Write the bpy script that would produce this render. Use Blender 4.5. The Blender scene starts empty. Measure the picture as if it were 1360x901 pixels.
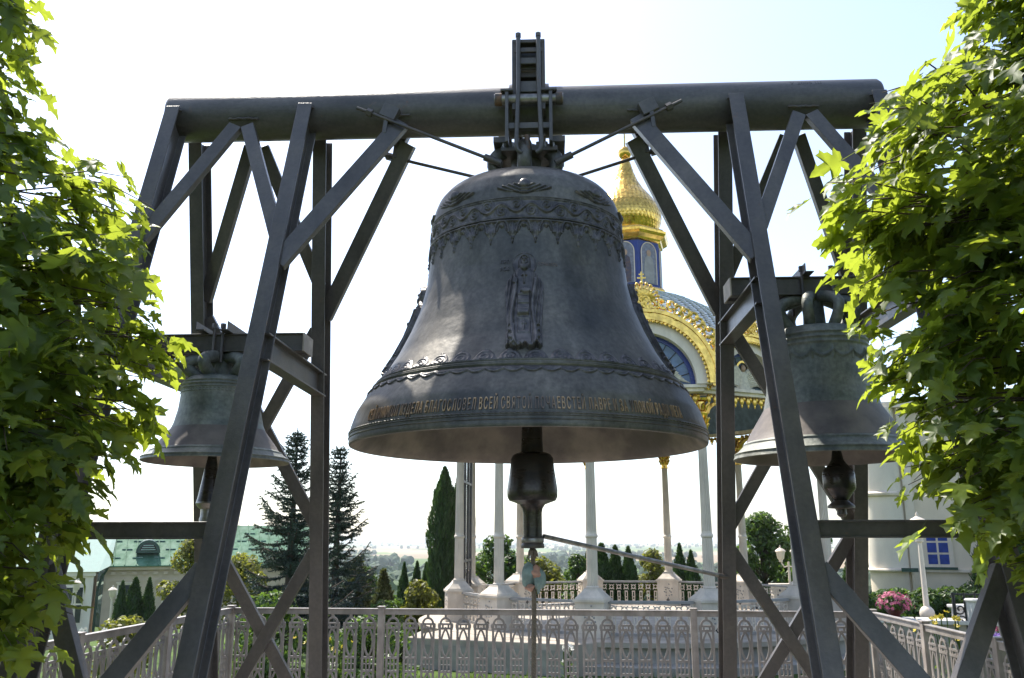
DEBUG = False
import bpy, math, random
import numpy as np
from mathutils import Vector, Matrix
random.seed(7)
RNG = np.random.default_rng(11)
S = bpy.context.scene
COL = S.collection
R = math.radians

# ------------------------------------------------------------------ camera
cam_d = bpy.data.cameras.new('camera')
cam = bpy.data.objects.new('camera', cam_d)
COL.objects.link(cam)
CAM = Vector((0.1444, -5.8747, 1.65))
cam.location = CAM
YAW, PITCH, ROLL = -0.0427, 0.2276, 0.0018
cam.rotation_euler = (Matrix.Rotation(-YAW, 3, 'Z') @ Matrix.Rotation(math.pi / 2 + PITCH, 3, 'X') @ Matrix.Rotation(-ROLL, 3, 'Z')).to_euler()
cam_d.sensor_width = 36.0
cam_d.lens = 36.0 * 1147.57 / 1360.0
cam_d.clip_start = 0.05
cam_d.clip_end = 60000
S.camera = cam

# ------------------------------------------------------------------ sky and sun
SUN_EL, SUN_AZ = 56.0, 38.0            # sun stands high, behind the scene and to the left
world = bpy.data.worlds.new('World')
S.world = world
world.use_nodes = True
nt = world.node_tree
sky = nt.nodes.new('ShaderNodeTexSky')
sky.sky_type = 'NISHITA'
sky.sun_disc = False
sky.sun_elevation = R(SUN_EL)
sky.sun_rotation = R(-SUN_AZ)
sky.altitude = 200
sky.air_density = 1.0
sky.dust_density = 1.7
sky.ozone_density = 3.0
soft = nt.nodes.new('ShaderNodeHueSaturation')      # hazy summer sky: paler than the clear model
soft.inputs['Saturation'].default_value = 0.84
nt.links.new(sky.outputs[0], soft.inputs['Color'])
nt.links.new(soft.outputs[0], nt.nodes['Background'].inputs[0])
nt.nodes['Background'].inputs[1].default_value = 0.15
sun_d = bpy.data.lights.new('sun', 'SUN')
sun_d.energy = 4.0
sun_d.angle = R(0.53)
sun_d.color = (1.0, 0.94, 0.84)
sun = bpy.data.objects.new('sun', sun_d)
COL.objects.link(sun)
sdir = Vector((-math.sin(R(SUN_AZ)) * math.cos(R(SUN_EL)), math.cos(R(SUN_AZ)) * math.cos(R(SUN_EL)), math.sin(R(SUN_EL))))
sun.rotation_euler = (-sdir).to_track_quat('-Z', 'Y').to_euler()
sun.location = (0, 0, 30)
S.view_settings.view_transform = 'Standard'
S.view_settings.look = 'None'
S.view_settings.exposure = 1.2
S.view_settings.gamma = 1.0
S.view_settings.use_curve_mapping = False
S.cycles.max_bounces = 8
S.cycles.transparent_max_bounces = 8
S.cycles.volume_bounces = 1
S.cycles.use_denoising = True

# ------------------------------------------------------------------ materials
MAT = {}
def material(name, col, rough=0.6, metal=0.0, var=0.25, scale=6.0, col2=None, bump=0.0, bscale=60.0, spec=0.5, stretch=None, coat=0.0,
             mask=(0.42, 0.62), island=0.0, detail=6.0, dirt=0.0, dscale=2.0, dstretch=(1, 1, 0.3), fine=0.0, rust=0.0, objrand=0.0):
    m = bpy.data.materials.new(name)
    m.use_nodes = True
    t = m.node_tree
    b = t.nodes['Principled BSDF']
    b.inputs['Roughness'].default_value = rough
    b.inputs['Metallic'].default_value = metal
    b.inputs['Specular IOR Level'].default_value = spec
    b.inputs['Coat Weight'].default_value = coat
    tc = t.nodes.new('ShaderNodeTexCoord')
    src = tc.outputs['Object']
    if stretch:
        mp = t.nodes.new('ShaderNodeMapping')
        mp.inputs['Scale'].default_value = stretch
        t.links.new(src, mp.inputs[0])
        src = mp.outputs[0]
    nz = t.nodes.new('ShaderNodeTexNoise')
    nz.inputs['Scale'].default_value = scale
    nz.inputs['Detail'].default_value = detail
    t.links.new(src, nz.inputs['Vector'])
    rp = t.nodes.new('ShaderNodeValToRGB')
    c2 = col2 if col2 else tuple(c * (1 - var) for c in col)
    rp.color_ramp.elements[0].position = mask[0]
    rp.color_ramp.elements[1].position = mask[1]
    rp.color_ramp.elements[0].color = (*c2, 1)
    rp.color_ramp.elements[1].color = (*col, 1)
    t.links.new(nz.outputs[0], rp.inputs[0])
    out = rp.outputs[0]
    if island:
        g = t.nodes.new('ShaderNodeNewGeometry')
        mx = t.nodes.new('ShaderNodeHueSaturation')
        ml = t.nodes.new('ShaderNodeMapRange')
        ml.inputs[3].default_value = 1 - island
        ml.inputs[4].default_value = 1 + island
        t.links.new(g.outputs['Random Per Island'], ml.inputs[0])
        t.links.new(ml.outputs[0], mx.inputs['Value'])
        t.links.new(out, mx.inputs['Color'])
        out = mx.outputs[0]
    if dirt:
        dm = t.nodes.new('ShaderNodeMapping')
        dm.inputs['Scale'].default_value = dstretch
        t.links.new(tc.outputs['Object'], dm.inputs[0])
        dn = t.nodes.new('ShaderNodeTexNoise')
        dn.inputs['Scale'].default_value = dscale
        dn.inputs['Detail'].default_value = 9
        dn.inputs['Roughness'].default_value = 0.65
        t.links.new(dm.outputs[0], dn.inputs['Vector'])
        dr = t.nodes.new('ShaderNodeMapRange')
        dr.inputs[1].default_value = 0.35; dr.inputs[2].default_value = 0.66
        dr.inputs[3].default_value = 1 - dirt; dr.inputs[4].default_value = 1 + dirt * 0.7
        t.links.new(dn.outputs[0], dr.inputs[0])
        dh = t.nodes.new('ShaderNodeHueSaturation')
        t.links.new(dr.outputs[0], dh.inputs['Value'])
        t.links.new(out, dh.inputs['Color'])
        out = dh.outputs[0]
    def value_mul(src_out, lo, hi, a=0.0, bb=1.0):
        q = t.nodes.new('ShaderNodeMapRange')
        q.inputs[1].default_value = a; q.inputs[2].default_value = bb
        q.inputs[3].default_value = lo; q.inputs[4].default_value = hi
        t.links.new(src_out, q.inputs[0])
        h = t.nodes.new('ShaderNodeHueSaturation')
        t.links.new(q.outputs[0], h.inputs['Value'])
        t.links.new(out, h.inputs['Color'])
        return h.outputs[0]
    if fine:
        fn = t.nodes.new('ShaderNodeTexNoise')
        fn.inputs['Scale'].default_value = 38
        fn.inputs['Detail'].default_value = 6
        t.links.new(tc.outputs['Object'], fn.inputs['Vector'])
        out = value_mul(fn.outputs[0], 1 - fine, 1 + fine, 0.35, 0.65)
    if objrand:
        oi = t.nodes.new('ShaderNodeObjectInfo')
        out = value_mul(oi.outputs['Random'], 1 - objrand, 1 + objrand)
    if rust:
        rn = t.nodes.new('ShaderNodeTexNoise')
        rn.inputs['Scale'].default_value = 9
        rn.inputs['Detail'].default_value = 8
        rn.inputs['Roughness'].default_value = 0.7
        t.links.new(tc.outputs['Object'], rn.inputs['Vector'])
        rm = t.nodes.new('ShaderNodeMapRange')
        rm.inputs[1].default_value = 0.64; rm.inputs[2].default_value = 0.70; rm.inputs[4].default_value = rust
        t.links.new(rn.outputs[0], rm.inputs[0])
        rx = t.nodes.new('ShaderNodeMix'); rx.data_type = 'RGBA'
        t.links.new(rm.outputs[0], rx.inputs['Factor'])
        t.links.new(out, rx.inputs['A'])
        rx.inputs['B'].default_value = (0.17, 0.085, 0.045, 1)
        out = rx.outputs['Result']
    t.links.new(out, b.inputs['Base Color'])
    if rough > 0.12:
        mr = t.nodes.new('ShaderNodeMapRange')
        mr.inputs[3].default_value = rough * 0.82
        mr.inputs[4].default_value = min(1, rough * 1.2)
        t.links.new(nz.outputs[0], mr.inputs[0])
        t.links.new(mr.outputs[0], b.inputs['Roughness'])
    if bump:
        n2 = t.nodes.new('ShaderNodeTexNoise')
        n2.inputs['Scale'].default_value = bscale
        n2.inputs['Detail'].default_value = 5
        t.links.new(src, n2.inputs['Vector'])
        bp = t.nodes.new('ShaderNodeBump')
        bp.inputs['Strength'].default_value = bump
        bp.inputs['Distance'].default_value = 0.01
        t.links.new(n2.outputs[0], bp.inputs['Height'])
        t.links.new(bp.outputs[0], b.inputs['Normal'])
    MAT[name] = m
    return m

def leaf_material(name, col, tcol, rough=0.45, mixf=0.45, island=0.35, spec=0.4):
    m = material(name, col, rough=rough, var=0.35, scale=3.0, spec=spec, island=island)
    t = m.node_tree
    b = t.nodes['Principled BSDF']
    tr = t.nodes.new('ShaderNodeBsdfTranslucent')
    hs = t.nodes.new('ShaderNodeHueSaturation')
    g = t.nodes.new('ShaderNodeNewGeometry')
    ml = t.nodes.new('ShaderNodeMapRange')
    ml.inputs[3].default_value = 1 - island * 0.8
    ml.inputs[4].default_value = 1 + island * 0.8
    t.links.new(g.outputs['Random Per Island'], ml.inputs[0])
    t.links.new(ml.outputs[0], hs.inputs['Value'])
    hs.inputs['Color'].default_value = (*tcol, 1)
    t.links.new(hs.outputs[0], tr.inputs[0])
    mx = t.nodes.new('ShaderNodeMixShader')
    mx.inputs[0].default_value = mixf
    t.links.new(b.outputs[0], mx.inputs[1])
    t.links.new(tr.outputs[0], mx.inputs[2])
    t.links.new(mx.outputs[0], t.nodes['Material Output'].inputs['Surface'])
    return m

material('frame_paint', (0.098, 0.085, 0.075), rough=0.36, scale=5, bump=0.14, bscale=90, spec=0.5, col2=(0.080, 0.071, 0.067), dirt=0.3, dscale=3.0, fine=0.10, rust=0.45)
material('beam_paint', (0.100, 0.088, 0.080), rough=0.46, scale=4, bump=0.18, bscale=70, col2=(0.070, 0.063, 0.060), stretch=(0.35, 1.6, 1.6), dirt=0.34, dscale=3.5, dstretch=(0.5, 1, 1), fine=0.12, rust=0.5)
material('steel_dark', (0.060, 0.054, 0.052), rough=0.45, scale=12, bump=0.15, col2=(0.085, 0.065, 0.052), dirt=0.3, dscale=8)
material('pale_end', (0.42, 0.36, 0.29), rough=0.7, scale=14, var=0.3)  # beige of the cross beam end plates, much paler than the beams
material('rusty_steel', (0.16, 0.085, 0.05), rough=0.7, scale=18, col2=(0.06, 0.05, 0.045), bump=0.2)
material('bare_steel', (0.30, 0.28, 0.26), rough=0.38, metal=0.7, scale=20, var=0.4)
material('bronze', (0.136, 0.122, 0.100), rough=0.43, metal=0.35, scale=2.2, col2=(0.060, 0.059, 0.054), bump=0.22, bscale=22, mask=(0.34, 0.68), spec=0.5, dirt=0.52, dscale=4.0, dstretch=(1, 1, 0.28), fine=0.18)
material('bronze_relief', (0.115, 0.104, 0.098), rough=0.40, metal=0.4, scale=22, col2=(0.055, 0.050, 0.050), bump=0.15, bscale=150, spec=0.6, dirt=0.3, dscale=7)
material('bronze_letter', (0.42, 0.28, 0.15), rough=0.42, metal=0.5, scale=7, col2=(0.13, 0.10, 0.08), mask=(0.38, 0.6))
material('bronze_inner', (0.19, 0.16, 0.135), rough=0.6, metal=0.2, scale=3, col2=(0.12, 0.10, 0.09), bump=0.14, bscale=20, dirt=0.3, dscale=3, dstretch=(1, 1, 1))
material('bronze_green', (0.235, 0.240, 0.205), rough=0.55, metal=0.25, scale=4, col2=(0.12, 0.135, 0.120), bump=0.22, bscale=40, mask=(0.35, 0.66), stretch=(1, 1, 1.8), dirt=0.45, dscale=5, fine=0.18)
material('clapper_iron', (0.035, 0.033, 0.035), rough=0.28, metal=0.5, scale=8, col2=(0.055, 0.045, 0.04), bump=0.12, bscale=30, stretch=(1, 1, 3))
material('rope_fibre', (0.22, 0.17, 0.12), rough=0.9, scale=60, bump=0.5, bscale=200)
material('cloth_green', (0.28, 0.36, 0.33), rough=0.9, scale=20, bump=0.4)
material('cloth_orange', (0.60, 0.33, 0.24), rough=0.9, scale=20, bump=0.4)
material('fence_paint', (0.30, 0.268, 0.240), rough=0.5, scale=9, var=0.22, bump=0.1, dirt=0.25, dscale=6, objrand=0.10)
material('fence_post_paint', (0.36, 0.315, 0.27), rough=0.5, scale=9, col2=(0.28, 0.24, 0.21), bump=0.1, dirt=0.25, dscale=6)
material('white_paint', (0.72, 0.62, 0.50), rough=0.55, scale=3, var=0.12, bump=0.06, dirt=0.2, dscale=3, dstretch=(1, 1, 0.15))
material('white_stone', (0.62, 0.54, 0.44), rough=0.7, scale=4, var=0.14, bump=0.12, dirt=0.18, dscale=3)
material('cream_wall', (0.70, 0.60, 0.46), rough=0.8, scale=1.2, var=0.10, bump=0.1, dirt=0.1, dscale=0.8)
material('white_wall', (0.74, 0.66, 0.54), rough=0.8, scale=1.2, var=0.08, bump=0.1, dirt=0.1, dscale=0.8)
material('beige_wall', (0.50, 0.40, 0.29), rough=0.85, scale=1.0, var=0.12, bump=0.1)
material('grey_rail', (0.30, 0.29, 0.27), rough=0.5, scale=6, var=0.2)
material('dark_recess', (0.05, 0.045, 0.04), rough=0.8)
material('platform_stone', (0.40, 0.34, 0.27), rough=0.75, scale=2, var=0.2, bump=0.15, dirt=0.2, dscale=2)
material('base_stone', (0.34, 0.31, 0.27), rough=0.75, scale=3, var=0.25, bump=0.2)
material('gold', (0.95, 0.60, 0.14), rough=0.20, metal=1.0, scale=10, var=0.3, bump=0.10, bscale=12, dirt=0.25, dscale=5)
material('gold_leaf', (0.92, 0.60, 0.14), rough=0.30, metal=1.0, scale=30, var=0.35)
material('gold_dark', (0.62, 0.36, 0.08), rough=0.3, metal=1.0, scale=10, var=0.3)
material('blue_enamel', (0.012, 0.03, 0.20), rough=0.3, scale=6, var=0.2)
material('lunette_teal', (0.06, 0.10, 0.11), rough=0.4, scale=7, col2=(0.035, 0.06, 0.08))
material('lunette_blue', (0.18, 0.25, 0.38), rough=0.5, scale=7, var=0.3)
material('wing_cream', (0.62, 0.56, 0.42), rough=0.6, scale=14, var=0.2)
material('icon_ground', (0.20, 0.20, 0.24), rough=0.35, scale=14, var=0.3)
material('icon_robe', (0.10, 0.055, 0.04), rough=0.4, scale=14, col2=(0.05, 0.04, 0.06))
material('icon_skin', (0.42, 0.27, 0.17), rough=0.5)
material('roof_scale', (0.47, 0.51, 0.48), rough=0.35, metal=0.25, scale=2, var=0.25, island=0.16)
material('roof_green', (0.055, 0.14, 0.08), rough=0.75, scale=3, col2=(0.085, 0.18, 0.115), stretch=(1, 0.3, 1), spec=0.2, dirt=0.2, dscale=1)
material('roof_pale', (0.28, 0.38, 0.33), rough=0.75, scale=3, var=0.1, spec=0.2)
material('pipe_green', (0.02, 0.06, 0.045), rough=0.4)
material('window_glass', (0.03, 0.035, 0.045), rough=0.08, spec=0.8)
material('blue_pane', (0.012, 0.045, 0.28), rough=0.25, spec=0.4)
material('iron_black', (0.015, 0.015, 0.016), rough=0.45)
material('terracotta', (0.14, 0.03, 0.03), rough=0.5, scale=8)
material('tomb_stone', (0.55, 0.53, 0.50), rough=0.6, scale=5, var=0.2, bump=0.1)
material('bark', (0.10, 0.075, 0.055), rough=0.9, scale=9, var=0.4, bump=0.6, bscale=25, stretch=(1, 1, 0.25))
material('twig', (0.09, 0.06, 0.035), rough=0.85, scale=9, var=0.3)
leaf_material('maple_leaf', (0.088, 0.138, 0.024), (0.38, 0.46, 0.04), rough=0.45, mixf=0.55, island=0.38, spec=0.5)
leaf_material('tree_leaf', (0.05, 0.10, 0.018), (0.14, 0.24, 0.03), mixf=0.38, island=0.4)
leaf_material('yellow_leaf', (0.13, 0.14, 0.022), (0.32, 0.33, 0.04), mixf=0.40, island=0.4)
leaf_material('thuja_leaf', (0.040, 0.085, 0.022), (0.07, 0.14, 0.02), mixf=0.22, island=0.45, rough=0.6)
leaf_material('juniper_leaf', (0.075, 0.085, 0.028), (0.15, 0.17, 0.04), mixf=0.25, island=0.4, rough=0.6)
leaf_material('needle', (0.050, 0.080, 0.052), (0.05, 0.085, 0.045), mixf=0.15, island=0.5, rough=0.55)
leaf_material('needle_blue', (0.06, 0.085, 0.08), (0.06, 0.09, 0.08), mixf=0.12, island=0.4, rough=0.55)
leaf_material('grass_blade', (0.06, 0.11, 0.018), (0.16, 0.25, 0.03), mixf=0.35, island=0.4)
leaf_material('pink_petal', (0.60, 0.13, 0.24), (0.6, 0.16, 0.26), mixf=0.3, island=0.3)
leaf_material('white_petal', (0.75, 0.74, 0.70), (0.7, 0.7, 0.6), mixf=0.3, island=0.1)
leaf_material('yellow_petal', (0.65, 0.50, 0.04), (0.6, 0.5, 0.05), mixf=0.3, island=0.2)
leaf_material('violet_petal', (0.22, 0.12, 0.45), (0.3, 0.15, 0.5), mixf=0.3, island=0.2)
material('far_tree', (0.045, 0.075, 0.03), rough=0.9, scale=0.05, col2=(0.03, 0.055, 0.028), island=0.35)

# ------------------------------------------------------------------ mesh collector
def vec(p):
    return np.array(p, dtype=float)
def unit(v):
    v = np.asarray(v, float)
    return v / (np.linalg.norm(v) + 1e-12)

class MB:
    def __init__(self):
        self.v, self.f, self.n = [], [], 0
    def add(self, verts, faces):
        verts = np.asarray(verts, float).reshape(-1, 3)
        o = self.n
        self.v.append(verts)
        self.f.extend([tuple(i + o for i in f) for f in faces])
        self.n += len(verts)
        return self
    def merge(self, other, M=None):
        vs = np.concatenate(other.v)
        if M is not None:
            M = np.array(M)
            vs = vs @ M[:3, :3].T + M[:3, 3]
        return self.add(vs, other.f)
    def box(self, x0, x1, y0, y1, z0, z1):
        return self.add([(x0, y0, z0), (x1, y0, z0), (x1, y1, z0), (x0, y1, z0), (x0, y0, z1), (x1, y0, z1), (x1, y1, z1), (x0, y1, z1)],
                        [(0, 3, 2, 1), (4, 5, 6, 7), (0, 1, 5, 4), (1, 2, 6, 5), (2, 3, 7, 6), (3, 0, 4, 7)])
    def sect(self, p0, p1, prof, b, a=None):
        """extrude the closed 2-D outline prof [(along b, along a)] from p0 to p1"""
        p0, p1 = vec(p0), vec(p1)
        d = unit(p1 - p0)
        b = vec(b); b = unit(b - d * (b @ d))
        if a is None:
            a = np.cross(d, b)
        else:
            a = vec(a); a = a - d * (a @ d); a = unit(a - b * (a @ b))
        k = len(prof)
        V = [p0 + b * x + a * y for x, y in prof] + [p1 + b * x + a * y for x, y in prof]
        F = [(i, (i + 1) % k, k + (i + 1) % k, k + i) for i in range(k)]
        F += [tuple(range(k - 1, -1, -1)), tuple(range(k, 2 * k))]
        return self.add(V, F)
    def bar(self, p0, p1, w, h, b=(1, 0, 0)):
        return self.sect(p0, p1, [(-w / 2, -h / 2), (w / 2, -h / 2), (w / 2, h / 2), (-w / 2, h / 2)], b)
    def tube(self, pts, rad, n=8, cap=True):
        pts = np.asarray(pts, float)
        k = len(pts)
        rad = [rad] * k if np.isscalar(rad) else rad
        t = np.gradient(pts, axis=0)
        ref = vec((0, 0, 1)) if abs(unit(t[0])[2]) < 0.9 else vec((1, 0, 0))
        u = unit(np.cross(t[0], ref))
        V = []
        for i in range(k):
            d = unit(t[i]); u = unit(u - d * (u @ d)); w = np.cross(d, u)
            for j in range(n):
                a = 2 * math.pi * j / n
                V.append(pts[i] + rad[i] * (math.cos(a) * u + math.sin(a) * w))
        F = [(i * n + j, i * n + (j + 1) % n, (i + 1) * n + (j + 1) % n, (i + 1) * n + j) for i in range(k - 1) for j in range(n)]
        if cap:
            F += [tuple(range(n - 1, -1, -1)), tuple(range((k - 1) * n, k * n))]
        return self.add(V, F)
    def lathe(self, prof, n=32, c=(0, 0, 0), a0=0.0, a1=2 * math.pi, cap=False, phase=0.0):
        full = abs(a1 - a0 - 2 * math.pi) < 1e-6
        m = n if full else n + 1
        V = []
        for r, z in prof:
            for j in range(m):
                a = a0 + (a1 - a0) * j / n + phase
                V.append((c[0] + r * math.cos(a), c[1] + r * math.sin(a), c[2] + z))
        F = []
        for i in range(len(prof) - 1):
            for j in range(n):
                j2 = (j + 1) % m
                F.append((i * m + j, i * m + j2, (i + 1) * m + j2, (i + 1) * m + j))
        if cap:
            F += [tuple(range(m - 1, -1, -1)), tuple(range((len(prof) - 1) * m, len(prof) * m))]
        return self.add(V, F)
    def ball(self, c, r, n=12, m=8, sc=(1, 1, 1)):
        pr = [(max(1e-4, math.sin(math.pi * i / m)), -math.cos(math.pi * i / m)) for i in range(m + 1)]
        t = MB().lathe(pr, n)
        vs = t.v[0] * r * vec(sc) + vec(c)
        return self.add(vs, t.f)
    def grid(self, P):
        """P: array (rows, cols, 3)"""
        a, b = P.shape[:2]
        idx = np.arange(a * b).reshape(a, b)
        F = np.stack([idx[:-1, :-1], idx[:-1, 1:], idx[1:, 1:], idx[1:, :-1]], -1).reshape(-1, 4)
        return self.add(P.reshape(-1, 3), [tuple(int(q) for q in f) for f in F])

def origin_of(o):
    p = Vector((0, 0, 0))
    while o is not None:
        p += o.location
        o = o.parent
    return p

def world_of(o):
    M = Matrix.Identity(4)
    while o is not None:
        M = o.matrix_basis @ M
        o = o.parent
    return M

def mesh_of(name, mb, mat=None, smooth=False, off=None, mats=None):
    vs = np.concatenate(mb.v) if mb.v else np.zeros((0, 3))
    if off is not None:
        vs = vs - np.array(off)
    me = bpy.data.meshes.new(name)
    me.from_pydata(vs.tolist(), [], mb.f)
    me.update()
    if smooth:
        me.polygons.foreach_set('use_smooth', [True] * len(me.polygons))
        if smooth is not True:
            me.set_sharp_from_angle(angle=R(smooth))
    if mat:
        me.materials.append(MAT[mat])
    return me

def obj(name, mb, mat, parent=None, smooth=False, world=True, bevel=0.0, kind=None, label=None, loc=None):
    """link mb as one mesh object; mb is given in world coordinates unless world is False"""
    off = origin_of(parent) if (parent is not None and world) else None
    me = mesh_of(name, mb, mat, smooth, off) if isinstance(mb, MB) else mb
    o = bpy.data.objects.new(name, me)
    COL.objects.link(o)
    if parent is not None:
        o.parent = parent
    if loc is not None:
        o.location = loc
    if bevel:
        bv = o.modifiers.new('bevel', 'BEVEL')
        bv.width = bevel; bv.segments = 2; bv.limit_method = 'ANGLE'; bv.angle_limit = R(40)
    if kind:
        o['kind'] = kind
    if label:
        o['label'] = label
    return o

def tag(o, label, cat, group=None):
    o['label'] = label
    o['category'] = cat
    if group:
        o['group'] = group
    return o

def thing(name, label, cat, loc=(0, 0, 0), rz=0.0, group=None):
    o = bpy.data.objects.new(name, None)
    o.empty_display_size = 0.2
    COL.objects.link(o)
    o.location = loc
    o.rotation_euler = (0, 0, rz)
    return tag(o, label, cat, group)

def copy_tree(o, parent=None):
    c = o.copy()
    COL.objects.link(c)
    c.parent = parent
    for ch in list(o.children):
        copy_tree(ch, c)
    return c

def sm(x, a, b):
    t = np.clip((np.asarray(x, float) - a) / (b - a), 0, 1)
    return t * t * (3 - 2 * t)
# ------------------------------------------------------------------ terrain
TY = np.array([-1e5, 3.3, 4.8, 10, 26, 45, 60, 120, 340, 800, 1900, 2e5])
TZ = np.array([0, 0, -0.72, -0.80, -1.0, -2.4, -4.2, -8.5, -17.5, -27.0, -33.0, -35.0])
def ground_z(x, y):
    x = np.asarray(x, float); y = np.asarray(y, float)
    z = np.interp(y, TY, TZ)
    z = z - 2.6 * sm(-x, 7, 22) * sm(y, 12, 40) * (1 - sm(y, 70, 200))
    w = sm(y, 60, 160)
    z = z + w * (1.1 * np.sin(x * 0.021 + 1.3) * np.cos(y * 0.017) + 0.5 * np.sin(x * 0.06 + y * 0.045))
    return z

def ground():
    t = np.linspace(-1, 1, 181)
    xs = np.sign(t) * (np.abs(t) * 20 + 13000 * np.abs(t) ** 5)
    u = np.linspace(0, 1, 200)
    ys = np.concatenate([[-12000, -4000, -1000, -200, -50, -20], -8 + u * 70 + 13000 * u ** 5])
    X, Y = np.meshgrid(xs, ys)
    mb = MB().grid(np.stack([X, Y, ground_z(X, Y)], -1))
    m = bpy.data.materials.new('land')
    m.use_nodes = True
    t = m.node_tree
    b = t.nodes['Principled BSDF']
    b.inputs['Roughness'].default_value = 0.95
    b.inputs['Specular IOR Level'].default_value = 0.1
    tc = t.nodes.new('ShaderNodeTexCoord')
    mp = t.nodes.new('ShaderNodeMapping')
    mp.inputs['Scale'].default_value = (0.0011, 0.0024, 0.0)
    mp.inputs['Rotation'].default_value = (0, 0, 0.12)
    t.links.new(tc.outputs['Object'], mp.inputs[0])
    vo = t.nodes.new('ShaderNodeTexVoronoi')
    vo.inputs['Scale'].default_value = 1.0
    vo.inputs['Randomness'].default_value = 0.75
    t.links.new(mp.outputs[0], vo.inputs['Vector'])
    rp = t.nodes.new('ShaderNodeValToRGB')
    rp.color_ramp.interpolation = 'CONSTANT'
    cols = [(0.0, (0.09, 0.13, 0.035)), (0.2, (0.24, 0.18, 0.11)), (0.45, (0.13, 0.17, 0.045)), (0.58, (0.30, 0.24, 0.15)), (0.8, (0.07, 0.11, 0.035))]
    while len(rp.color_ramp.elements) < len(cols):
        rp.color_ramp.elements.new(0.5)
    for e, (p, c) in zip(rp.color_ramp.elements, cols):
        e.position = p; e.color = (*c, 1)
    sp = t.nodes.new('ShaderNodeSeparateColor')
    t.links.new(vo.outputs['Color'], sp.inputs[0])
    t.links.new(sp.outputs[0], rp.inputs[0])
    nz = t.nodes.new('ShaderNodeTexNoise')
    nz.inputs['Scale'].default_value = 0.9; nz.inputs['Detail'].default_value = 8
    t.links.new(tc.outputs['Object'], nz.inputs['Vector'])
    gr = t.nodes.new('ShaderNodeValToRGB')
    gr.color_ramp.elements[0].position = 0.35; gr.color_ramp.elements[0].color = (0.035, 0.06, 0.015, 1)
    gr.color_ramp.elements[1].position = 0.65; gr.color_ramp.elements[1].color = (0.085, 0.13, 0.03, 1)
    t.links.new(nz.outputs[0], gr.inputs[0])
    sx = t.nodes.new('ShaderNodeSeparateXYZ')
    t.links.new(tc.outputs['Object'], sx.inputs[0])
    mr = t.nodes.new('ShaderNodeMapRange')
    mr.inputs[1].default_value = 380; mr.inputs[2].default_value = 620
    t.links.new(sx.outputs[1], mr.inputs[0])
    mx = t.nodes.new('ShaderNodeMix')
    mx.data_type = 'RGBA'
    t.links.new(mr.outputs[0], mx.inputs['Factor'])
    t.links.new(gr.outputs[0], mx.inputs['A'])
    t.links.new(rp.outputs[0], mx.inputs['B'])
    t.links.new(mx.outputs['Result'], b.inputs['Base Color'])
    MAT['land'] = m
    o = obj('ground', mb, 'land', smooth=True, kind='structure')
    o['label'] = 'grassy hilltop falling away to far fields'
    return o
ground()
# paved terrace under the bell frame
material('paving', (0.34, 0.31, 0.28), rough=0.85, scale=3, var=0.25, bump=0.2)
pv = MB().box(-3.6, 3.5, -4.2, 3.2, -0.06, 0.02)
obj('terrace_paving', pv, 'paving', kind='structure', bevel=0.01)['label'] = 'paved terrace under the bell frame'

def far_woods():
    """woods and hedgerows on the hillside and the plain: one mass"""
    rs = np.random.default_rng(3)
    base = MB()
    ico = bpy.data.meshes.new('tmp')
    import bmesh
    bm = bmesh.new(); bmesh.ops.create_icosphere(bm, subdivisions=2, radius=1.0)
    bv = np.array([v.co[:] for v in bm.verts]); bf = np.array([[v.index for v in f.verts] for f in bm.faces]); bm.free()
    bpy.data.meshes.remove(ico)
    spots = []
    def row(y0, y1, x0, x1, n, h0, h1):
        for _ in range(n):
            y = rs.uniform(y0, y1); x = rs.uniform(x0, x1) * y
            spots.append((x, y, rs.uniform(h0, h1)))
    row(110, 260, -0.6, 0.6, 420, 3.5, 6.5)
    row(260, 520, -0.6, 0.6, 700, 4.5, 7.5)
    row(520, 950, -0.6, 0.6, 420, 5, 9)
    for k in range(14):                       # clumps and hedgerows
        y = 1000 * 1.19 ** k
        for q in range(3 if k < 7 else 6):
            cx = rs.uniform(-0.6, 0.6) * y
            wx = rs.uniform(0.03, 0.16) * y
            for _ in range(int(20 + 12 * (k < 7))):
                spots.append((cx + rs.uniform(-wx, wx), y + rs.uniform(-0.03, 0.03) * y, rs.uniform(7, 13)))
    allv, allf, o = [], [], 0
    for x, y, h in spots:
        d = 1 + 0.15 * np.sin(bv @ rs.normal(size=(3, 3)) * 3.5).sum(1) + rs.normal(0, 0.10, len(bv))
        w = h * rs.uniform(0.42, 0.7)
        P = bv * d[:, None] * np.array([w, w, h * 0.55])
        P = P + np.array([x, y, float(ground_z(x, y)) + h * 0.42])
        allv.append(P); allf.append(bf + o); o += len(P)
    base.v = [np.concatenate(allv)]; base.f = [tuple(map(int, f)) for f in np.concatenate(allf)]; base.n = o
    w = obj('far_woods', base, 'far_tree', kind='stuff')
    tag(w, 'hazy woods and hedgerows on the plain below the hill', 'woods')
far_woods()
# ------------------------------------------------------------------ bell frame
ZP, RP = 4.745, 0.176
frame = thing('bell_gantry', 'dark steel frame of a thick pipe on two braced towers carrying the bells', 'bell frame', (0, 0, 0))
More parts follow.
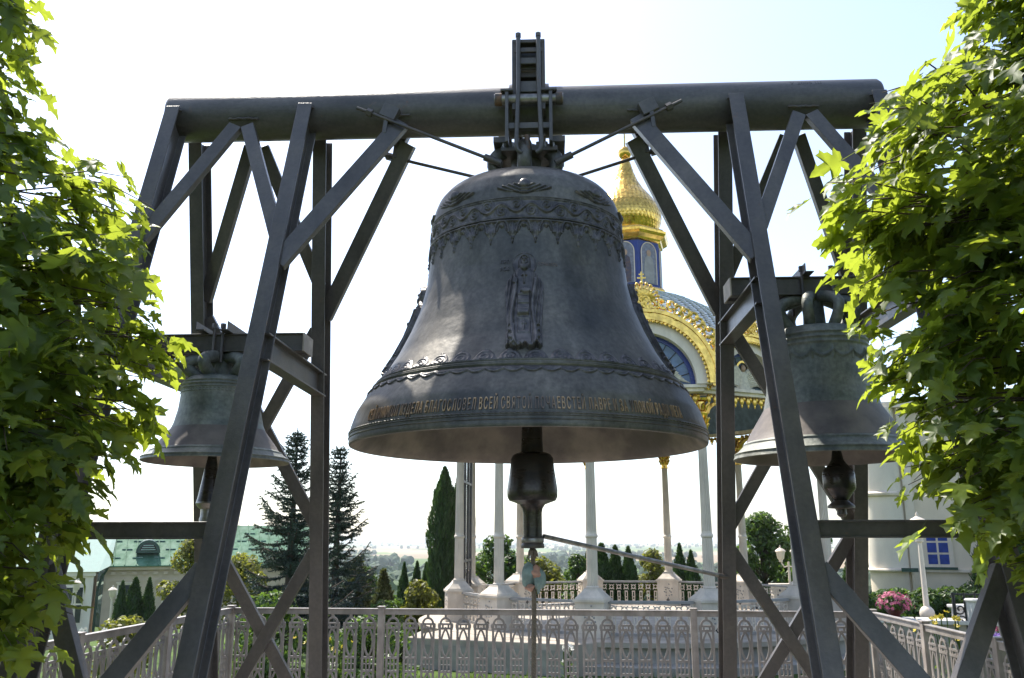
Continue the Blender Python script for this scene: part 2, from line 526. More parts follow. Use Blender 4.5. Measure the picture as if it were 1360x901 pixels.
# pipe with rounded end caps
pipe = MB()
xl, xr = -2.675, 2.575
prof = [(xl, 0.02), (xl, 0.14), (xl + 0.012, 0.163), (xl + 0.035, RP), (xr - 0.035, RP), (xr - 0.012, 0.163), (xr, 0.14), (xr, 0.02)]
n = 64
V, F = [], []
for x, r in prof:
    for j in range(n):
        a = 2 * math.pi * j / n
        V.append((x, r * math.cos(a), ZP + r * math.sin(a)))
for i in range(len(prof) - 1):
    for j in range(n):
        F.append((i * n + j, (i + 1) * n + j, (i + 1) * n + (j + 1) % n, i * n + (j + 1) % n))
F += [tuple(range(n)), tuple(range(len(prof) * n - 1, (len(prof) - 1) * n - 1, -1))]
pipe.add(V, F)
pipe_o = obj('pipe_beam', pipe, 'beam_paint', frame, smooth=35)

LEGX = {'ol': (-2.585, -2.605), 'il': (-1.605, -1.70), 'ir': (1.505, 1.515), 'or': (2.51, 2.51)}
def leg_c(k, side, z, on=0.0):
    """centre of a leg at height z; on = offset of the front flange towards the viewer"""
    x0, x1 = LEGX[k]
    x = x0 + (x1 - x0) * (4.65 - z) / 3.6
    y = -(0.20 + 0.306 * (ZP - z)) + 0.1 if side == 'f' else (0.20 + 0.2528 * (ZP - z)) + 0.1
    return vec((x, y + on, z))
FW, DP, TF, TW = 0.105, 0.20, 0.013, 0.010
def I_prof(w, d, tf, tw):
    w, d = w / 2, d / 2; t = tw / 2
    return [(-w, -d), (w, -d), (w, -d + tf), (t, -d + tf), (t, d - tf), (w, d - tf), (w, d), (-w, d), (-w, d - tf), (-t, d - tf), (-t, -d + tf), (-w, -d + tf)]
for k in LEGX:
    for side in 'fr':
        zt = 4.72 if side == 'f' else 4.70
        p0, p1 = leg_c(k, side, 0.02), leg_c(k, side, zt)
        mb = MB()
        mb.sect(p0, p1, I_prof(FW, DP, TF, TW), (1, 0, 0), (0, 1, 0))
        g = obj('leg', mb, 'frame_paint', frame, bevel=0.004)
        b = MB().box(p0[0] - 0.16, p0[0] + 0.16, p0[1] - 0.18, p0[1] + 0.18, 0.02, 0.045)
        obj('base_plate', b, 'frame_paint', g, bevel=0.003)

def brace(p0, p1, w=0.10, t=0.055, nm='brace', b=(0, 1, 0)):
    """channel-like flat brace; w seen from the front, t its thickness front to back"""
    mb = MB()
    d = unit(vec(p1) - vec(p0))
    a = unit(np.cross(d, (0, 1, 0)))
    lip = 0.010
    pr = [(-t / 2, -w / 2), (t / 2, -w / 2), (t / 2, -w / 2 + lip), (-t / 2 + lip, -w / 2 + lip), (-t / 2 + lip, w / 2 - lip), (t / 2, w / 2 - lip), (t / 2, w / 2), (-t / 2, w / 2)]
    mb.sect(p0, p1, pr, (0, 1, 0), a)
    return obj(nm, mb, 'frame_paint', frame, bevel=0.003)
def fl(k, side, z, dx=0.0):
    """point where braces meet a leg"""
    p = leg_c(k, side, z); p[0] += dx
    return p
FY, BY = -0.05, 0.03
for s, (ki, ko, xb, xv) in {-1: ('il', 'ol', -0.90, -2.07), 1: ('ir', 'or', 0.80, 1.985)}.items():
    zt = 4.585
    # braces towards the big bell
    brace((xb, -0.165, zt + 0.0), fl(ki, 'f', 3.40, -s * 0.02) + vec((0, FY, 0)), 0.115, 0.06)
    brace((xb, 0.165, zt + 0.0), fl(ki, 'r', 3.36, -s * 0.02) + vec((0, BY, 0)), 0.115, 0.06)
    # inverted V between the legs of each tower
    for side, yy, z1, z2 in (('f', -0.165, 3.62, 3.60), ('r', 0.165, 3.60, 3.50)):
        o = FY if side == 'f' else BY
        brace((xv - s * 0.045, yy, zt), fl(ki, side, z1, s * 0.02) + vec((0, o, 0)), 0.095, 0.055)
        brace((xv + s * 0.045, yy - 0.004, zt), fl(ko, side, z2, -s * 0.02) + vec((0, o - 0.004, 0)), 0.095, 0.055)
    # rear plane: crossed diagonals in two panels
    for zu, zl in ((3.25, 1.74), (1.56, 0.15)):
        brace(fl(ki, 'r', zu, s * 0.03) + vec((0, -0.03, 0)), fl(ko, 'r', zl, -s * 0.03) + vec((0, -0.03, 0)), 0.095, 0.05)
        brace(fl(ko, 'r', zu + 0.12, -s * 0.03) + vec((0, 0.035, 0)), fl(ki, 'r', zl, s * 0.03) + vec((0, 0.035, 0)), 0.095, 0.05)
    # front plane: horizontal beam and a V under it
    zc = 1.70
    p, q = fl(ki, 'f', zc, s * 0.052), fl(ko, 'f', zc, s * 0.02)
    mb = MB().sect(p, q, I_prof(0.09, 0.095, 0.010, 0.06), (0, 1, 0), (0, 0, 1))
    obj('cross_rail', mb, 'frame_paint', frame, bevel=0.003)
    xm = (p[0] + q[0]) / 2
    za = 0.86
    yf = leg_c(ki, 'f', za)[1]
    brace(fl(ki, 'f', 1.50, s * 0.03) + vec((0, FY, 0)), (xm - s * 0.03, yf + FY, za), 0.10, 0.06)
    brace(fl(ko, 'f', 1.50, -s * 0.03) + vec((0, FY, 0)), (xm + s * 0.03, yf + FY - 0.003, za), 0.10, 0.06)
    p, q = fl(ki, 'f', za - 0.06, s * 0.052), fl(ko, 'f', za - 0.06, s * 0.02)
    obj('cross_rail', MB().sect(p, q, I_prof(0.09, 0.095, 0.010, 0.06), (0, 1, 0), (0, 0, 1)), 'frame_paint', frame, bevel=0.003)
    # beams front to back that carry the small bell
    zb = 2.83 if s < 0 else 3.185
    for k, off in ((ki, -s * 0.0), (ko, 0.0)):
        a, b = leg_c(k, 'f', zb), leg_c(k, 'r', zb)
        mb = MB().sect((a[0], a[1] + 0.02, zb), (b[0], b[1] - 0.02, zb), I_prof(0.10, 0.18, 0.012, 0.010), (1, 0, 0), (0, 0, 1))
        obj('bearer_beam', mb, 'frame_paint', frame, bevel=0.003)
    # cross beam on top of them with two angle irons and the rods of the small bell
    a, b = leg_c(ki, 'f', zb)[0] - s * 0.10, leg_c(ko, 'f', zb)[0] + s * 0.10
    cb = MB()
    for yy in (-0.075, 0.075):
        cb.sect((a, yy, zb + 0.155), (b, yy, zb + 0.155), I_prof(0.075, 0.13, 0.011, 0.04), (0, 1, 0), (0, 0, 1))
    cbo = obj('cross_beam', cb, 'frame_paint', frame, bevel=0.003)
    for xe in (a - s * 0.006, b + s * 0.006):
        obj('end_plate', MB().box(xe - 0.005, xe + 0.005, -0.112, 0.112, zb + 0.092, zb + 0.218), 'pale_end', cbo)
    xs_ = -2.16 if s < 0 else 2.0
    for dx in (-0.085, 0.085):
        ai = MB()
        x = xs_ + dx
        ai.sect((x, -0.21, zb + 0.221), (x, 0.21, zb + 0.221), [(-0.03, 0), (0.03, 0), (0.03, 0.007), (-0.023, 0.007), (-0.023, 0.062), (-0.03, 0.062)] if dx < 0 else
                [(-0.03, 0), (0.03, 0), (0.03, 0.062), (0.023, 0.062), (0.023, 0.007), (-0.03, 0.007)], (1, 0, 0), (0, 0, 1))
        obj('angle_iron', ai, 'frame_paint', cbo)
# weld beads where legs and braces meet the pipe
def weld(c, w, name='weld_bead'):
    rs = np.random.default_rng(int(abs(c[0]) * 1000) + int(c[1] > 0))
    x = np.linspace(-w / 2, w / 2, 12)
    pts = np.stack([c[0] + x, np.full(12, c[1]) + rs.normal(0, 0.0015, 12), c[2] + rs.normal(0, 0.002, 12)], -1)
    obj(name, MB().tube(pts, list(0.008 + rs.uniform(-0.002, 0.003, 12)), 6), 'steel_dark', frame, smooth=True)
for k in LEGX:
    p = leg_c(k, 'f', 4.722)
    weld((p[0], -RP * 1.02, 4.722), 0.12)
for xw in (-2.115, -2.025, 1.94, 2.03, -0.90, 0.80):
    for sy in (-1, 1):
        weld((xw, sy * 0.158, 4.655), 0.13)
# brackets on the pipe that hold the tie rods
for s, xb in ((-1, -0.94), (1, 0.84)):
    for sy in (-1, 1):
        mb = MB()
        c = vec((xb, sy * 0.205, 4.60))
        d = unit(vec((-s * 0.86, 0, -0.40)))
        mb.bar(c - d * 0.10 + vec((0, 0, 0.03)), c + d * 0.02 + vec((0, 0, 0.03)), 0.075, 0.10, (0, 1, 0))
        mb.bar(c + d * 0.0 + vec((s * 0.05, 0, 0.06)), c + vec((s * 0.07, 0, -0.12)), 0.07, 0.03, (0, 1, 0))
        obj('tie_bracket', mb, 'frame_paint', frame, bevel=0.004)
# faint stencilled marks on the pipe
def text_mesh(body, size, ext=0.0, font=None, xs=1.0):
    cu = bpy.data.curves.new('text', 'FONT')
    cu.body = body; cu.size = size; cu.extrude = ext; cu.align_x = 'CENTER'; cu.resolution_u = 3
    o = bpy.data.objects.new('text', cu)
    COL.objects.link(o)
    dg = bpy.context.evaluated_depsgraph_get()
    dg.update()
    me = bpy.data.meshes.new_from_object(o.evaluated_get(dg))
    vs = np.array([v.co[:] for v in me.vertices]).reshape(-1, 3)
    fs = [tuple(p.vertices) for p in me.polygons]
    bpy.data.objects.remove(o); bpy.data.curves.remove(cu); bpy.data.meshes.remove(me)
    vs[:, 0] *= xs
    return vs, fs
vs, fs = text_mesh('У 2005 Ш', 0.055)
ang = 0.50 + vs[:, 1] / RP
P = np.stack([2.02 + vs[:, 0], -(RP + 0.0015) * np.cos(ang), ZP + (RP + 0.0015) * np.sin(ang)], -1)
obj('stencil_mark', MB().add(P, fs), 'iron_black', pipe_o)
# ------------------------------------------------------------------ the great bell
class Surf:
    """outer surface of a bell given by (z, r) from the top down, addressed by height"""
    def __init__(self, prof):
        z = np.array([p[0] for p in prof])[::-1]; r = np.array([p[1] for p in prof])[::-1]
        # smooth by cubic resampling
        zz = np.linspace(z[0], z[-1], 600)
        rr = np.interp(zz, z, r)
        k = np.hanning(23); k /= k.sum()
        pad = np.concatenate([rr[0] - (rr[11:0:-1] - rr[0]), rr, rr[-1] - (rr[-2:-13:-1] - rr[-1])])
        rr = np.convolve(pad, k, 'valid')
        self.z, self.r = zz, rr
        dr = np.gradient(rr, zz)
        self.nr = 1 / np.sqrt(1 + dr ** 2); self.nz = -dr * self.nr
    def at(self, th, z, h=0.0):
        r = np.interp(z, self.z, self.r); nr = np.interp(z, self.z, self.nr); nz = np.interp(z, self.z, self.nz)
        q = r + h * nr
        return np.stack([q * np.sin(th), -q * np.cos(th), z + h * nz], -1)

PROF = [(4.128, 0.14), (4.12, 0.36), (4.095, 0.485), (4.04, 0.572), (3.97, 0.63), (3.89, .660), (3.794, .670), (3.70, .675), (3.522, .688), (3.349, .706), (3.178, .747),
        (3.008, .814), (2.851, .892), (2.696, .990), (2.577, 1.085), (2.461, 1.155), (2.349, 1.192), (2.25, 1.2)]
BS = Surf(PROF)
bell = thing('great_bell', 'huge dark bronze bell with saint relief and inscribed rim hanging in the middle', 'bell', (0, 0, 2.25))
zs = np.linspace(4.126, 2.262, 190)
outer = [(float(np.interp(z, BS.z, BS.r)), float(z)) for z in zs]
body = MB().lathe([(0.02, 4.140), (0.10, 4.139)] + outer + [(1.196, 2.250), (1.186, 2.246)], 240)
obj('bell_body', body, 'bronze', bell, smooth=40)
inner = MB().lathe([(1.186, 2.246), (1.165, 2.249), (1.135, 2.27), (1.10, 2.33), (1.06, 2.42), (1.0, 2.53), (0.90, 2.68), (0.80, 2.85), (0.70, 3.1), (0.63, 3.35), (0.59, 3.65), (0.55, 3.9), (0.4, 3.96), (0.02, 4.02)], 160)
obj('bell_interior', inner, 'bronze_inner', bell, smooth=60)

def strip(name, z0, z1, nz, nu, hf, mat, parent=bell, surf=BS, base=0.001, org=(0, 0, 0), ends=True):
    """a relief band round the bell: hf(theta, v) is its height, v runs 0 at z0 to 1 at z1"""
    th = np.linspace(-math.pi, math.pi, nu + 1)
    v = np.linspace(0, 1, nz)
    T, Vv = np.meshgrid(th, v)
    H = hf(T, Vv)
    H = np.where((Vv < 1e-6) | (Vv > 1 - 1e-6), -0.004, H + base)
    P = surf.at(T, z0 + (z1 - z0) * Vv, H) + vec(org)
    return obj(name, MB().grid(P), mat, parent, smooth=True)

def rows(v, c, w):
    return np.exp(-((v - c) / w) ** 2)
def band_scroll(T, v):
    """dense scrolling acanthus between two mouldings"""
    n = 22
    u = T * n
    wave = 0.5 + 0.17 * np.sin(u)
    stem = np.exp(-((v - wave) / 0.055) ** 2)
    curl = np.zeros_like(v)
    for k in range(2 * n):
        t0 = -math.pi + (k + 0.5) * math.pi / n + math.pi / (2 * n) * 0
        vc = 0.5 - 0.13 * math.sin(t0 * n)
        dx = (T - t0) * 0.67 / 0.145; dy = v - vc
        r = np.sqrt(dx ** 2 + dy ** 2); a = np.arctan2(dy, dx)
        sp = np.cos(2 * math.pi * (r / 0.13) - a * (1 if k % 2 else -1))
        curl = np.maximum(curl, np.where(r < 0.34, (0.55 + 0.45 * sp) * np.clip(1.2 - r / 0.34, 0, 1), 0))
    leaf = 0.35 * (0.5 + 0.5 * np.sin(u * 5 + 7 * v)) * (0.5 + 0.5 * np.sin(v * 34 + 2 * np.sin(u * 3)))
    edge = rows(v, 0.05, 0.03) + rows(v, 0.95, 0.03) + 0.6 * rows(v, 0.12, 0.02) + 0.6 * rows(v, 0.88, 0.02)
    field = np.clip(v / 0.16, 0, 1) * np.clip((1 - v) / 0.16, 0, 1)
    return 0.013 * np.maximum(stem, curl) * field + 0.004 * leaf * field + 0.012 * edge
strip('scroll_band', 3.640, 3.800, 44, 1080, band_scroll, 'bronze_relief')
def pend(T, v):
    """lace of hanging palmettes under the band, v = 1 at the top"""
    n = 30
    x = ((T * n / (2 * math.pi)) % 1.0 - 0.5) * 2
    ax = np.abs(x); d = 1 - v
    E = lambda q, w: np.exp(-(q / w) ** 2)
    # bell-shaped pendant of three leaves, a knob under it and a thin drop
    leaf0 = E(np.sqrt((x / 0.17) ** 2 + ((d - 0.50) / 0.20) ** 2), 0.95)
    leaf1 = E(np.sqrt(((ax - 0.20) / 0.12) ** 2 + ((d - 0.46 - 0.25 * (ax - 0.2)) / 0.15) ** 2), 0.9)
    knob = E(np.sqrt((x / 0.13) ** 2 + ((d - 0.76) / 0.065) ** 2), 0.9)
    drop = E(np.sqrt((x / 0.07) ** 2 + ((d - 0.90) / 0.075) ** 2), 0.9)
    stem = E(x, 0.07) * (d < 0.85)
    # arcade: two arcs from pendant to pendant, with a rosette at the crown
    rr = np.sqrt(((ax - 1.0) * 1.0) ** 2 + ((d - 0.48) * 1.35) ** 2)
    arc = E(rr - 0.62, 0.075) * (d < 0.55)
    arc2 = 0.7 * E(rr - 0.42, 0.055) * (d < 0.46)
    ros = E(np.sqrt(((ax - 1.0) / 0.16) ** 2 + ((d - 0.22) / 0.10) ** 2), 0.9)
    top = E(d - 0.06, 0.05)
    fill = 0.35 * (0.5 + 0.5 * np.sin(x * 24) * np.sin(d * 42)) * (rr > 0.62) * (d < 0.42)
    m = np.maximum.reduce([leaf0, leaf1, knob, drop, 0.6 * stem, arc, arc2, ros, top, fill])
    return 0.014 * m - 0.0045 * (m < 0.12)
strip('palmette_frieze', 3.470, 3.640, 44, 1500, pend, 'bronze_relief')
def crest(T, v):
    n = 42
    x = ((T * n / (2 * math.pi)) % 1.0 - 0.5) * 2
    w = np.sqrt(np.clip(1 - (v / 0.95) ** 1.4, 0, 1))
    lump = np.clip(1 - (x / (w * 0.98 + 1e-3)) ** 4, 0, 1)
    tex = 0.5 + 0.5 * np.cos(np.sqrt(x ** 2 * 1.5 + (v - 0.25) ** 2 * 3.2) * 15)
    return 0.009 * lump * (0.35 + 0.65 * tex) - 0.003 * (lump < 0.02)
strip('leaf_cresting', 2.658, 2.735, 22, 1260, crest, 'bronze_relief')
def lines(T, v):
    return 0.012 * (rows(v, 0.18, 0.09) + 0.8 * rows(v, 0.5, 0.12) + rows(v, 0.82, 0.09))
strip('moulding', 2.615, 2.659, 22, 360, lines, 'bronze')
def scallop(T, v):
    n = 62
    x = ((T * n / (2 * math.pi)) % 1.0 - 0.5) * 2
    d = 1 - v
    low = 0.92 - 0.50 * np.abs(x) ** 1.5
    ed = np.exp(-((d - low) / 0.11) ** 2)
    return 0.009 * ed + 0.005 * np.exp(-((d - low * 0.5) / 0.12) ** 2) * (d < low) - 0.003 * (d > low + 0.16)
strip('scalloped_edge', 2.572, 2.615, 18, 1500, scallop, 'bronze_relief')
def ropeline(T, v):
    return 0.009 * rows(v, 0.62, 0.15) * (0.72 + 0.28 * np.sin(T * 240 + v * 9)) + 0.006 * rows(v, 0.2, 0.12)
strip('cord_moulding', 2.306, 2.334, 14, 1440, ropeline, 'bronze')
strip('rim_moulding', 2.284, 2.296, 8, 240, lambda T, v: 0.005 * rows(v, .5, .3), 'bronze')
# inscription
def wrap_text(name, body, size, zc, th0, xs, mat, h=0.007, surf=BS, parent=bell, tall=1.0, org=(0, 0, 0), sp=1.0):
    mb = MB()
    pen, glyphs = 0.0, []
    for ch in body:
        if ch == ' ':
            pen += size * 0.32 * xs; continue
        vs, fs = text_mesh(ch, size, 0.5)
        if len(vs) == 0:
            continue
        w = (vs[:, 0].max() - vs[:, 0].min())
        vs[:, 0] = (vs[:, 0] - vs[:, 0].min()) * xs
        glyphs.append((pen, vs, fs)); pen += w * xs + size * 0.13 * sp
    for x0, vs, fs in glyphs:
        x = vs[:, 0] + x0 - pen / 2
        z = zc + vs[:, 1] * tall
        r = float(np.interp(zc, surf.z, surf.r))
        th = th0 + x / r
        P = surf.at(th, z, np.where(vs[:, 2] > 0, h, -0.003)) + vec(org)
        mb.add(P, fs)
    return obj(name, mb, mat, parent)
TXT = 'СЕЙ КОЛОКОЛ ИЗДЕЛА БЛАГОСЛОВЕЛ ВСЕЙ СВЯТОЙ ПОЧАЕВСТЕЙ ЛАВРЕ И ЗА УПОКОЙ РАДИ ЛЕТА '
wrap_text('inscription', TXT, 0.080, 2.345, 0.0, 0.42, 'bronze_letter', h=0.008, tall=1.2)
wrap_text('inscription', TXT[::1], 0.080, 2.345, math.pi, 0.42, 'bronze_letter', h=0.008, tall=1.2)

# saint in low relief
def saint_height(X, Y):
    """X in metres from the middle line, Y 0..1 from the hem to the top of the halo"""
    H = np.full_like(X, -0.004)
    def put(mask, h):
        nonlocal H
        H = np.where(mask, np.maximum(H, h), H)
    hh = 0.60
    yc = 0.865
    rr = np.sqrt(X ** 2 + ((Y - yc) * hh) ** 2)
    put(rr < 0.075, 0.005 + 0.004 * np.exp(-((rr - 0.070) / 0.004) ** 2))
    wb = np.interp(Y, [0.0, 0.03, 0.2, 0.45, 0.60, 0.68, 0.74, 0.79, 0.82], [0.098, 0.108, 0.104, 0.112, 0.118, 0.108, 0.085, 0.05, 0.03])
    hem = 0.020 + 0.012 * np.sin(X * 190)
    inb = (np.abs(X) < wb) & (Y > hem) & (Y < 0.815)
    dome = np.sqrt(np.clip(1 - (X / wb) ** 2, 0, 1))
    fold = 0.0045 * np.sin(X * 330 + 5 * np.sin(Y * 6)) * np.clip((np.abs(X) - 0.035) / 0.02, 0, 1)
    put(inb, 0.012 + 0.020 * dome + fold)
    # cloak edges standing proud
    for sgn, c in ((-1, 0.060), (1, 0.058)):
        ce = c + 0.012 * np.sin(Y * 9 + sgn)
        put(inb & (Y < 0.70), 0.026 * np.exp(-((X * sgn - ce) / 0.016) ** 2) + 0.018)
    # zigzag of the cloak's hem
    zz = 0.5 + 0.5 * np.sin(Y * 95)
    put(inb & (Y < 0.22) & (np.abs(X) > 0.052) & (np.abs(X) < 0.062 + 0.03 * zz), 0.041)
    # stole down the middle with two panels
    put((np.abs(X) < 0.036) & (Y > 0.08) & (Y < 0.80), 0.030)
    put((np.abs(X + 0.001) < 0.036) & (Y > 0.125) & (Y < 0.285), 0.036 - 0.005 * ((np.abs(X) < 0.029) & (Y > 0.14) & (Y < 0.27)))
    put((np.abs(X) < 0.004) & (Y > 0.15) & (Y < 0.26), 0.038); put((np.abs(X) < 0.014) & (np.abs(Y - 0.22) < 0.006), 0.038)
    # scroll held in the left hand
    sc = np.abs(X + 0.004 - 0.012 * (Y - 0.4)) < 0.033
    put(sc & (Y > 0.305) & (Y < 0.525), 0.046 + 0.003 * np.sin(Y * 60) - 0.003 * (np.sin(Y * 190) > 0.3))
    # hands
    put((((X - 0.008) / 0.030) ** 2 + ((Y - 0.545) * hh / 0.013) ** 2) < 1, 0.054)
    put((((X + 0.052) / 0.016) ** 2 + ((Y - 0.665) * hh / 0.022) ** 2) < 1, 0.046)
    put((np.abs(X + 0.056) < 0.005) & (Y > 0.66) & (Y < 0.73), 0.044)
    # pectoral cross
    put((np.abs(X) < 0.004) & (Y > 0.63) & (Y < 0.755), 0.043); put((np.abs(X) < 0.017) & (np.abs(Y - 0.725) < 0.006), 0.043)
    # head: hood with a point, face, beard
    dh = ((X / 0.037) ** 2 + ((Y - 0.865) * hh / 0.054) ** 2)
    put(dh < 1, 0.016 + 0.028 * np.sqrt(np.clip(1 - dh, 0, 1)))
    hood = (np.abs(X) < 0.030 * np.clip((0.975 - Y) / 0.07, 0, 1)) & (Y > 0.90)
    put(hood, 0.044 - 0.30 * np.abs(X))
    beard = (((X) / 0.024) ** 2 + ((Y - 0.815) * hh / 0.026) ** 2)
    put(beard < 1, 0.034 + 0.014 * np.sqrt(np.clip(1 - beard, 0, 1)))
    face = ((X / 0.023) ** 2 + ((Y - 0.872) * hh / 0.028) ** 2)
    H = np.where((face < 1) & (face > 0.80), H - 0.012, H)
    for sx in (-1, 1):
        e = ((X - sx * 0.010) / 0.006) ** 2 + ((Y - 0.878) * hh / 0.004) ** 2
        H = np.where(e < 1, H - 0.009, H)
    put((np.abs(X) < 0.004) & (Y > 0.855) & (Y < 0.882), 0.052)
    # shoes
    for sx in (-1, 1):
        put((((X - sx * 0.045) / 0.026) ** 2 + ((Y - 0.018) * hh / 0.012) ** 2) < 1, 0.03)
    return H
ny, nx = 230, 120
yy = np.linspace(-0.02, 1.02, ny); xx = np.linspace(-0.135, 0.135, nx)
X, Y = np.meshgrid(xx, yy)
H = saint_height(X, Y)
H = np.where(H > 0, H * 1.3, H)
k = np.array([0.25, 0.5, 0.25])
H = np.apply_along_axis(lambda a: np.convolve(a, k, 'same'), 0, H); H = np.apply_along_axis(lambda a: np.convolve(a, k, 'same'), 1, H)
H[0] = H[-1] = -0.004; H[:, 0] = H[:, -1] = -0.004
Zs = 2.722 + Y * 0.695
rr = np.interp(Zs, BS.z, BS.r)
P = BS.at(X / rr + 0.004, Zs, H)
sr = obj('saint_relief', MB().grid(P), 'bronze_relief', bell, smooth=True)
sr['label'] = 'standing robed saint with halo and scroll in low relief'
for sgn in (-1, 1):     # two more reliefs round the sides stand proud of the silhouette
    P2 = BS.at(X / rr + sgn * math.pi * 0.5, Zs, H)
    obj('saint_relief', MB().grid(P2), 'bronze_relief', bell, smooth=True)
wrap_text('relief_name', 'ПРП', 0.036, 3.335, -0.165, 0.8, 'bronze_relief', h=0.006)
wrap_text('relief_name', 'ИОВ', 0.036, 3.285, -0.165, 0.8, 'bronze_relief', h=0.006)
wrap_text('relief_name', 'ПОЧАЕВСК', 0.030, 3.318, 0.215, 0.7, 'bronze_letter', h=0.003)
# winged heads on the shoulder
def cherub(th0):
    x = np.linspace(-0.17, 0.17, 80); y = np.linspace(-0.065, 0.065, 40)
    X, Y = np.meshgrid(x, y)
    H = np.full_like(X, -0.004)
    head = (X / 0.030) ** 2 + ((Y - 0.018) / 0.036) ** 2
    H = np.where(head < 1, 0.012 + 0.022 * np.sqrt(np.clip(1 - head, 0, 1)), H)
    wing = (np.abs(X) > 0.015) & (Y < 0.040 - 0.22 * np.abs(X)) & (Y > -0.055 + 0.25 * np.abs(X))
    H = np.where(wing & (head >= 1), 0.010 + 0.006 * np.sin(np.abs(X) * 130 - Y * 240), H)
    H = np.where((np.abs(X) < 0.020) & (Y < -0.005) & (Y > -0.055), 0.013 + 0.004 * np.sin(Y * 260), H)
    H[0] = H[-1] = -0.004; H[:, 0] = H[:, -1] = -0.004
    P = BS.at(X / 0.62 + th0, 3.868 + Y * 0.95, H)
    obj('winged_head_relief', MB().grid(P), 'bronze_relief', bell, smooth=True)
for q in range(8):
    cherub(q * math.pi / 4 + 0.004)
# crown: six thick loops round a central post
cr = MB()
for q in range(6):
    a = q * math.pi / 3 + 0.5
    pts = []
    for t in np.linspace(0, 1, 12):
        r = 0.14 + 0.12 * math.sin(math.pi * t)
        pts.append((r * math.cos(a), r * math.sin(a), 4.09 + 0.32 * t + 0.02 * math.sin(math.pi * t)))
    cr.tube(pts, 0.052, 10)
cr.lathe([(0.13, 4.09), (0.11, 4.20), (0.11, 4.44), (0.02, 4.45)], 20)
cr.lathe([(0.27, 4.10), (0.28, 4.13), (0.27, 4.15), (0.1, 4.16)], 40)
obj('crown', cr, 'bronze', bell, smooth=50)
# clapper
cl = MB()
cl.lathe([(0.045, 4.05), (0.052, 3.2), (0.068, 2.55), (0.072, 2.30), (0.078, 2.215)], 24, (0.028, 0, 0))
clap = obj('clapper', cl, 'clapper_iron', bell, smooth=50)
bl = MB().lathe([(0.078, 2.222), (0.105, 2.216), (0.130, 2.203), (0.143, 2.178), (0.148, 2.12), (0.158, 2.05), (0.170, 1.97), (0.168, 1.925), (0.155, 1.90), (0.12, 1.888), (0.085, 1.875), (0.068, 1.85), (0.063, 1.82), (0.063, 1.66)], 40, (0.028, 0, 0))
obj('clapper_ball', bl, 'clapper_iron', clap, smooth=35)
tp = MB().lathe([(0.063, 1.665), (0.070, 1.66), (0.072, 1.63), (0.070, 1.625), (0.076, 1.615), (0.078, 1.60), (0.074, 1.592), (0.02, 1.59)], 32, (0.028, 0, 0))
obj('clapper_tip', tp, 'steel_dark', clap, smooth=35)
cb = MB().lathe([(0.0725, 1.657), (0.0745, 1.653), (0.0745, 1.633), (0.0725, 1.629)], 32, (0.028, 0, 0))
obj('tip_band', cb, 'bare_steel', clap, smooth=35)

# ------------------------------------------------------------------ hanger on the pipe
hang = thing('bell_hanger', 'tall steel hanger with twin rods clamped over the pipe above the great bell', 'hanger', (0.02, 0, ZP))
def hp(nm, mb, mat='steel_dark', bev=0.003, sm_=False, par=None):
    return obj(nm, mb, mat, par or hang, bevel=bev, smooth=sm_)
hx = 0.027
for sx in (-1, 1):                                           # two upright channel cheeks
    x = hx + sx * 0.105
    for sy in (-1, 1):
        hp('cheek_plate', MB().box(x - 0.014, x + 0.014, sy * 0.20 - 0.075, sy * 0.20 + 0.075, 4.62, 5.165))
hp('top_plate', MB().box(hx - 0.118, hx + 0.118, -0.278, 0.278, 5.145, 5.172))
hp('tie_plate', MB().box(hx - 0.10, hx + 0.10, -0.287, -0.262, 5.065, 5.10))
hp('tie_plate', MB().box(hx - 0.096, hx + 0.096, -0.262, -0.240, 4.985, 5.035), 'frame_paint')
hp('web_plate', MB().box(hx - 0.096, hx + 0.096, -0.215, -0.195, 4.967, 5.144))
hp('tie_plate', MB().box(hx - 0.096, hx + 0.096, -0.24, -0.185, 4.775, 4.86), 'frame_paint')
hp('saddle', MB().box(hx - 0.096, hx + 0.096, -0.18, 0.18, 4.925, 4.965))
for sy in (-1, 1):
    y = sy * 0.262
    hp('pin', MB().tube([(hx - 0.245, y, 4.705), (hx + 0.245, y, 4.705)], 0.038, 20), 'bare_steel', 0, 40)
    for sx in (-1, 1):
        x = hx + sx * 0.215
        hp('pin_collar', MB().tube([(x - 0.024, y, 4.705), (x + 0.024, y, 4.705)], 0.046, 20), 'rusty_steel', 0, 40)
        # outer links from the pin down to the crown clamp
        xk = hx + sx * 0.155
        k = MB().box(xk - 0.012, xk + 0.012, y - 0.045, y + 0.045, 4.36, 4.745)
        hp('link_plate', k, 'frame_paint')
        kt = MB().box(xk - sx * 0.012 - 0.012 - 0.045, xk + 0.045, y - 0.05, y + 0.05, 4.748, 4.765)
        hp('link_cap', kt, 'frame_paint')
    hp('clamp_bar', MB().box(hx - 0.16, hx + 0.16, y - 0.02, y + 0.02, 4.47, 4.515), 'frame_paint')
for sx in (-1, 1):                                           # the two long rods of the front stirrup and of the rear one
    for sy in (-1, 1):
        pts = [(hx + sx * 0.072, sy * 0.305, 5.19), (hx + sx * 0.072, sy * 0.305, 4.80), (hx + sx * 0.088, sy * 0.305, 4.33), (hx + sx * 0.076, sy * 0.305, 4.29), (hx + sx * 0.05, sy * 0.30, 4.275)]
        rd = MB().tube(pts, 0.016, 12)
        ro = hp('stirrup_rod', rd, 'frame_paint', 0, 40)
        hp('rod_nut', MB().tube([(hx + sx * 0.072, sy * 0.305, 5.172), (hx + sx * 0.072, sy * 0.305, 5.20)], 0.022, 6), 'steel_dark', 0, False, ro)
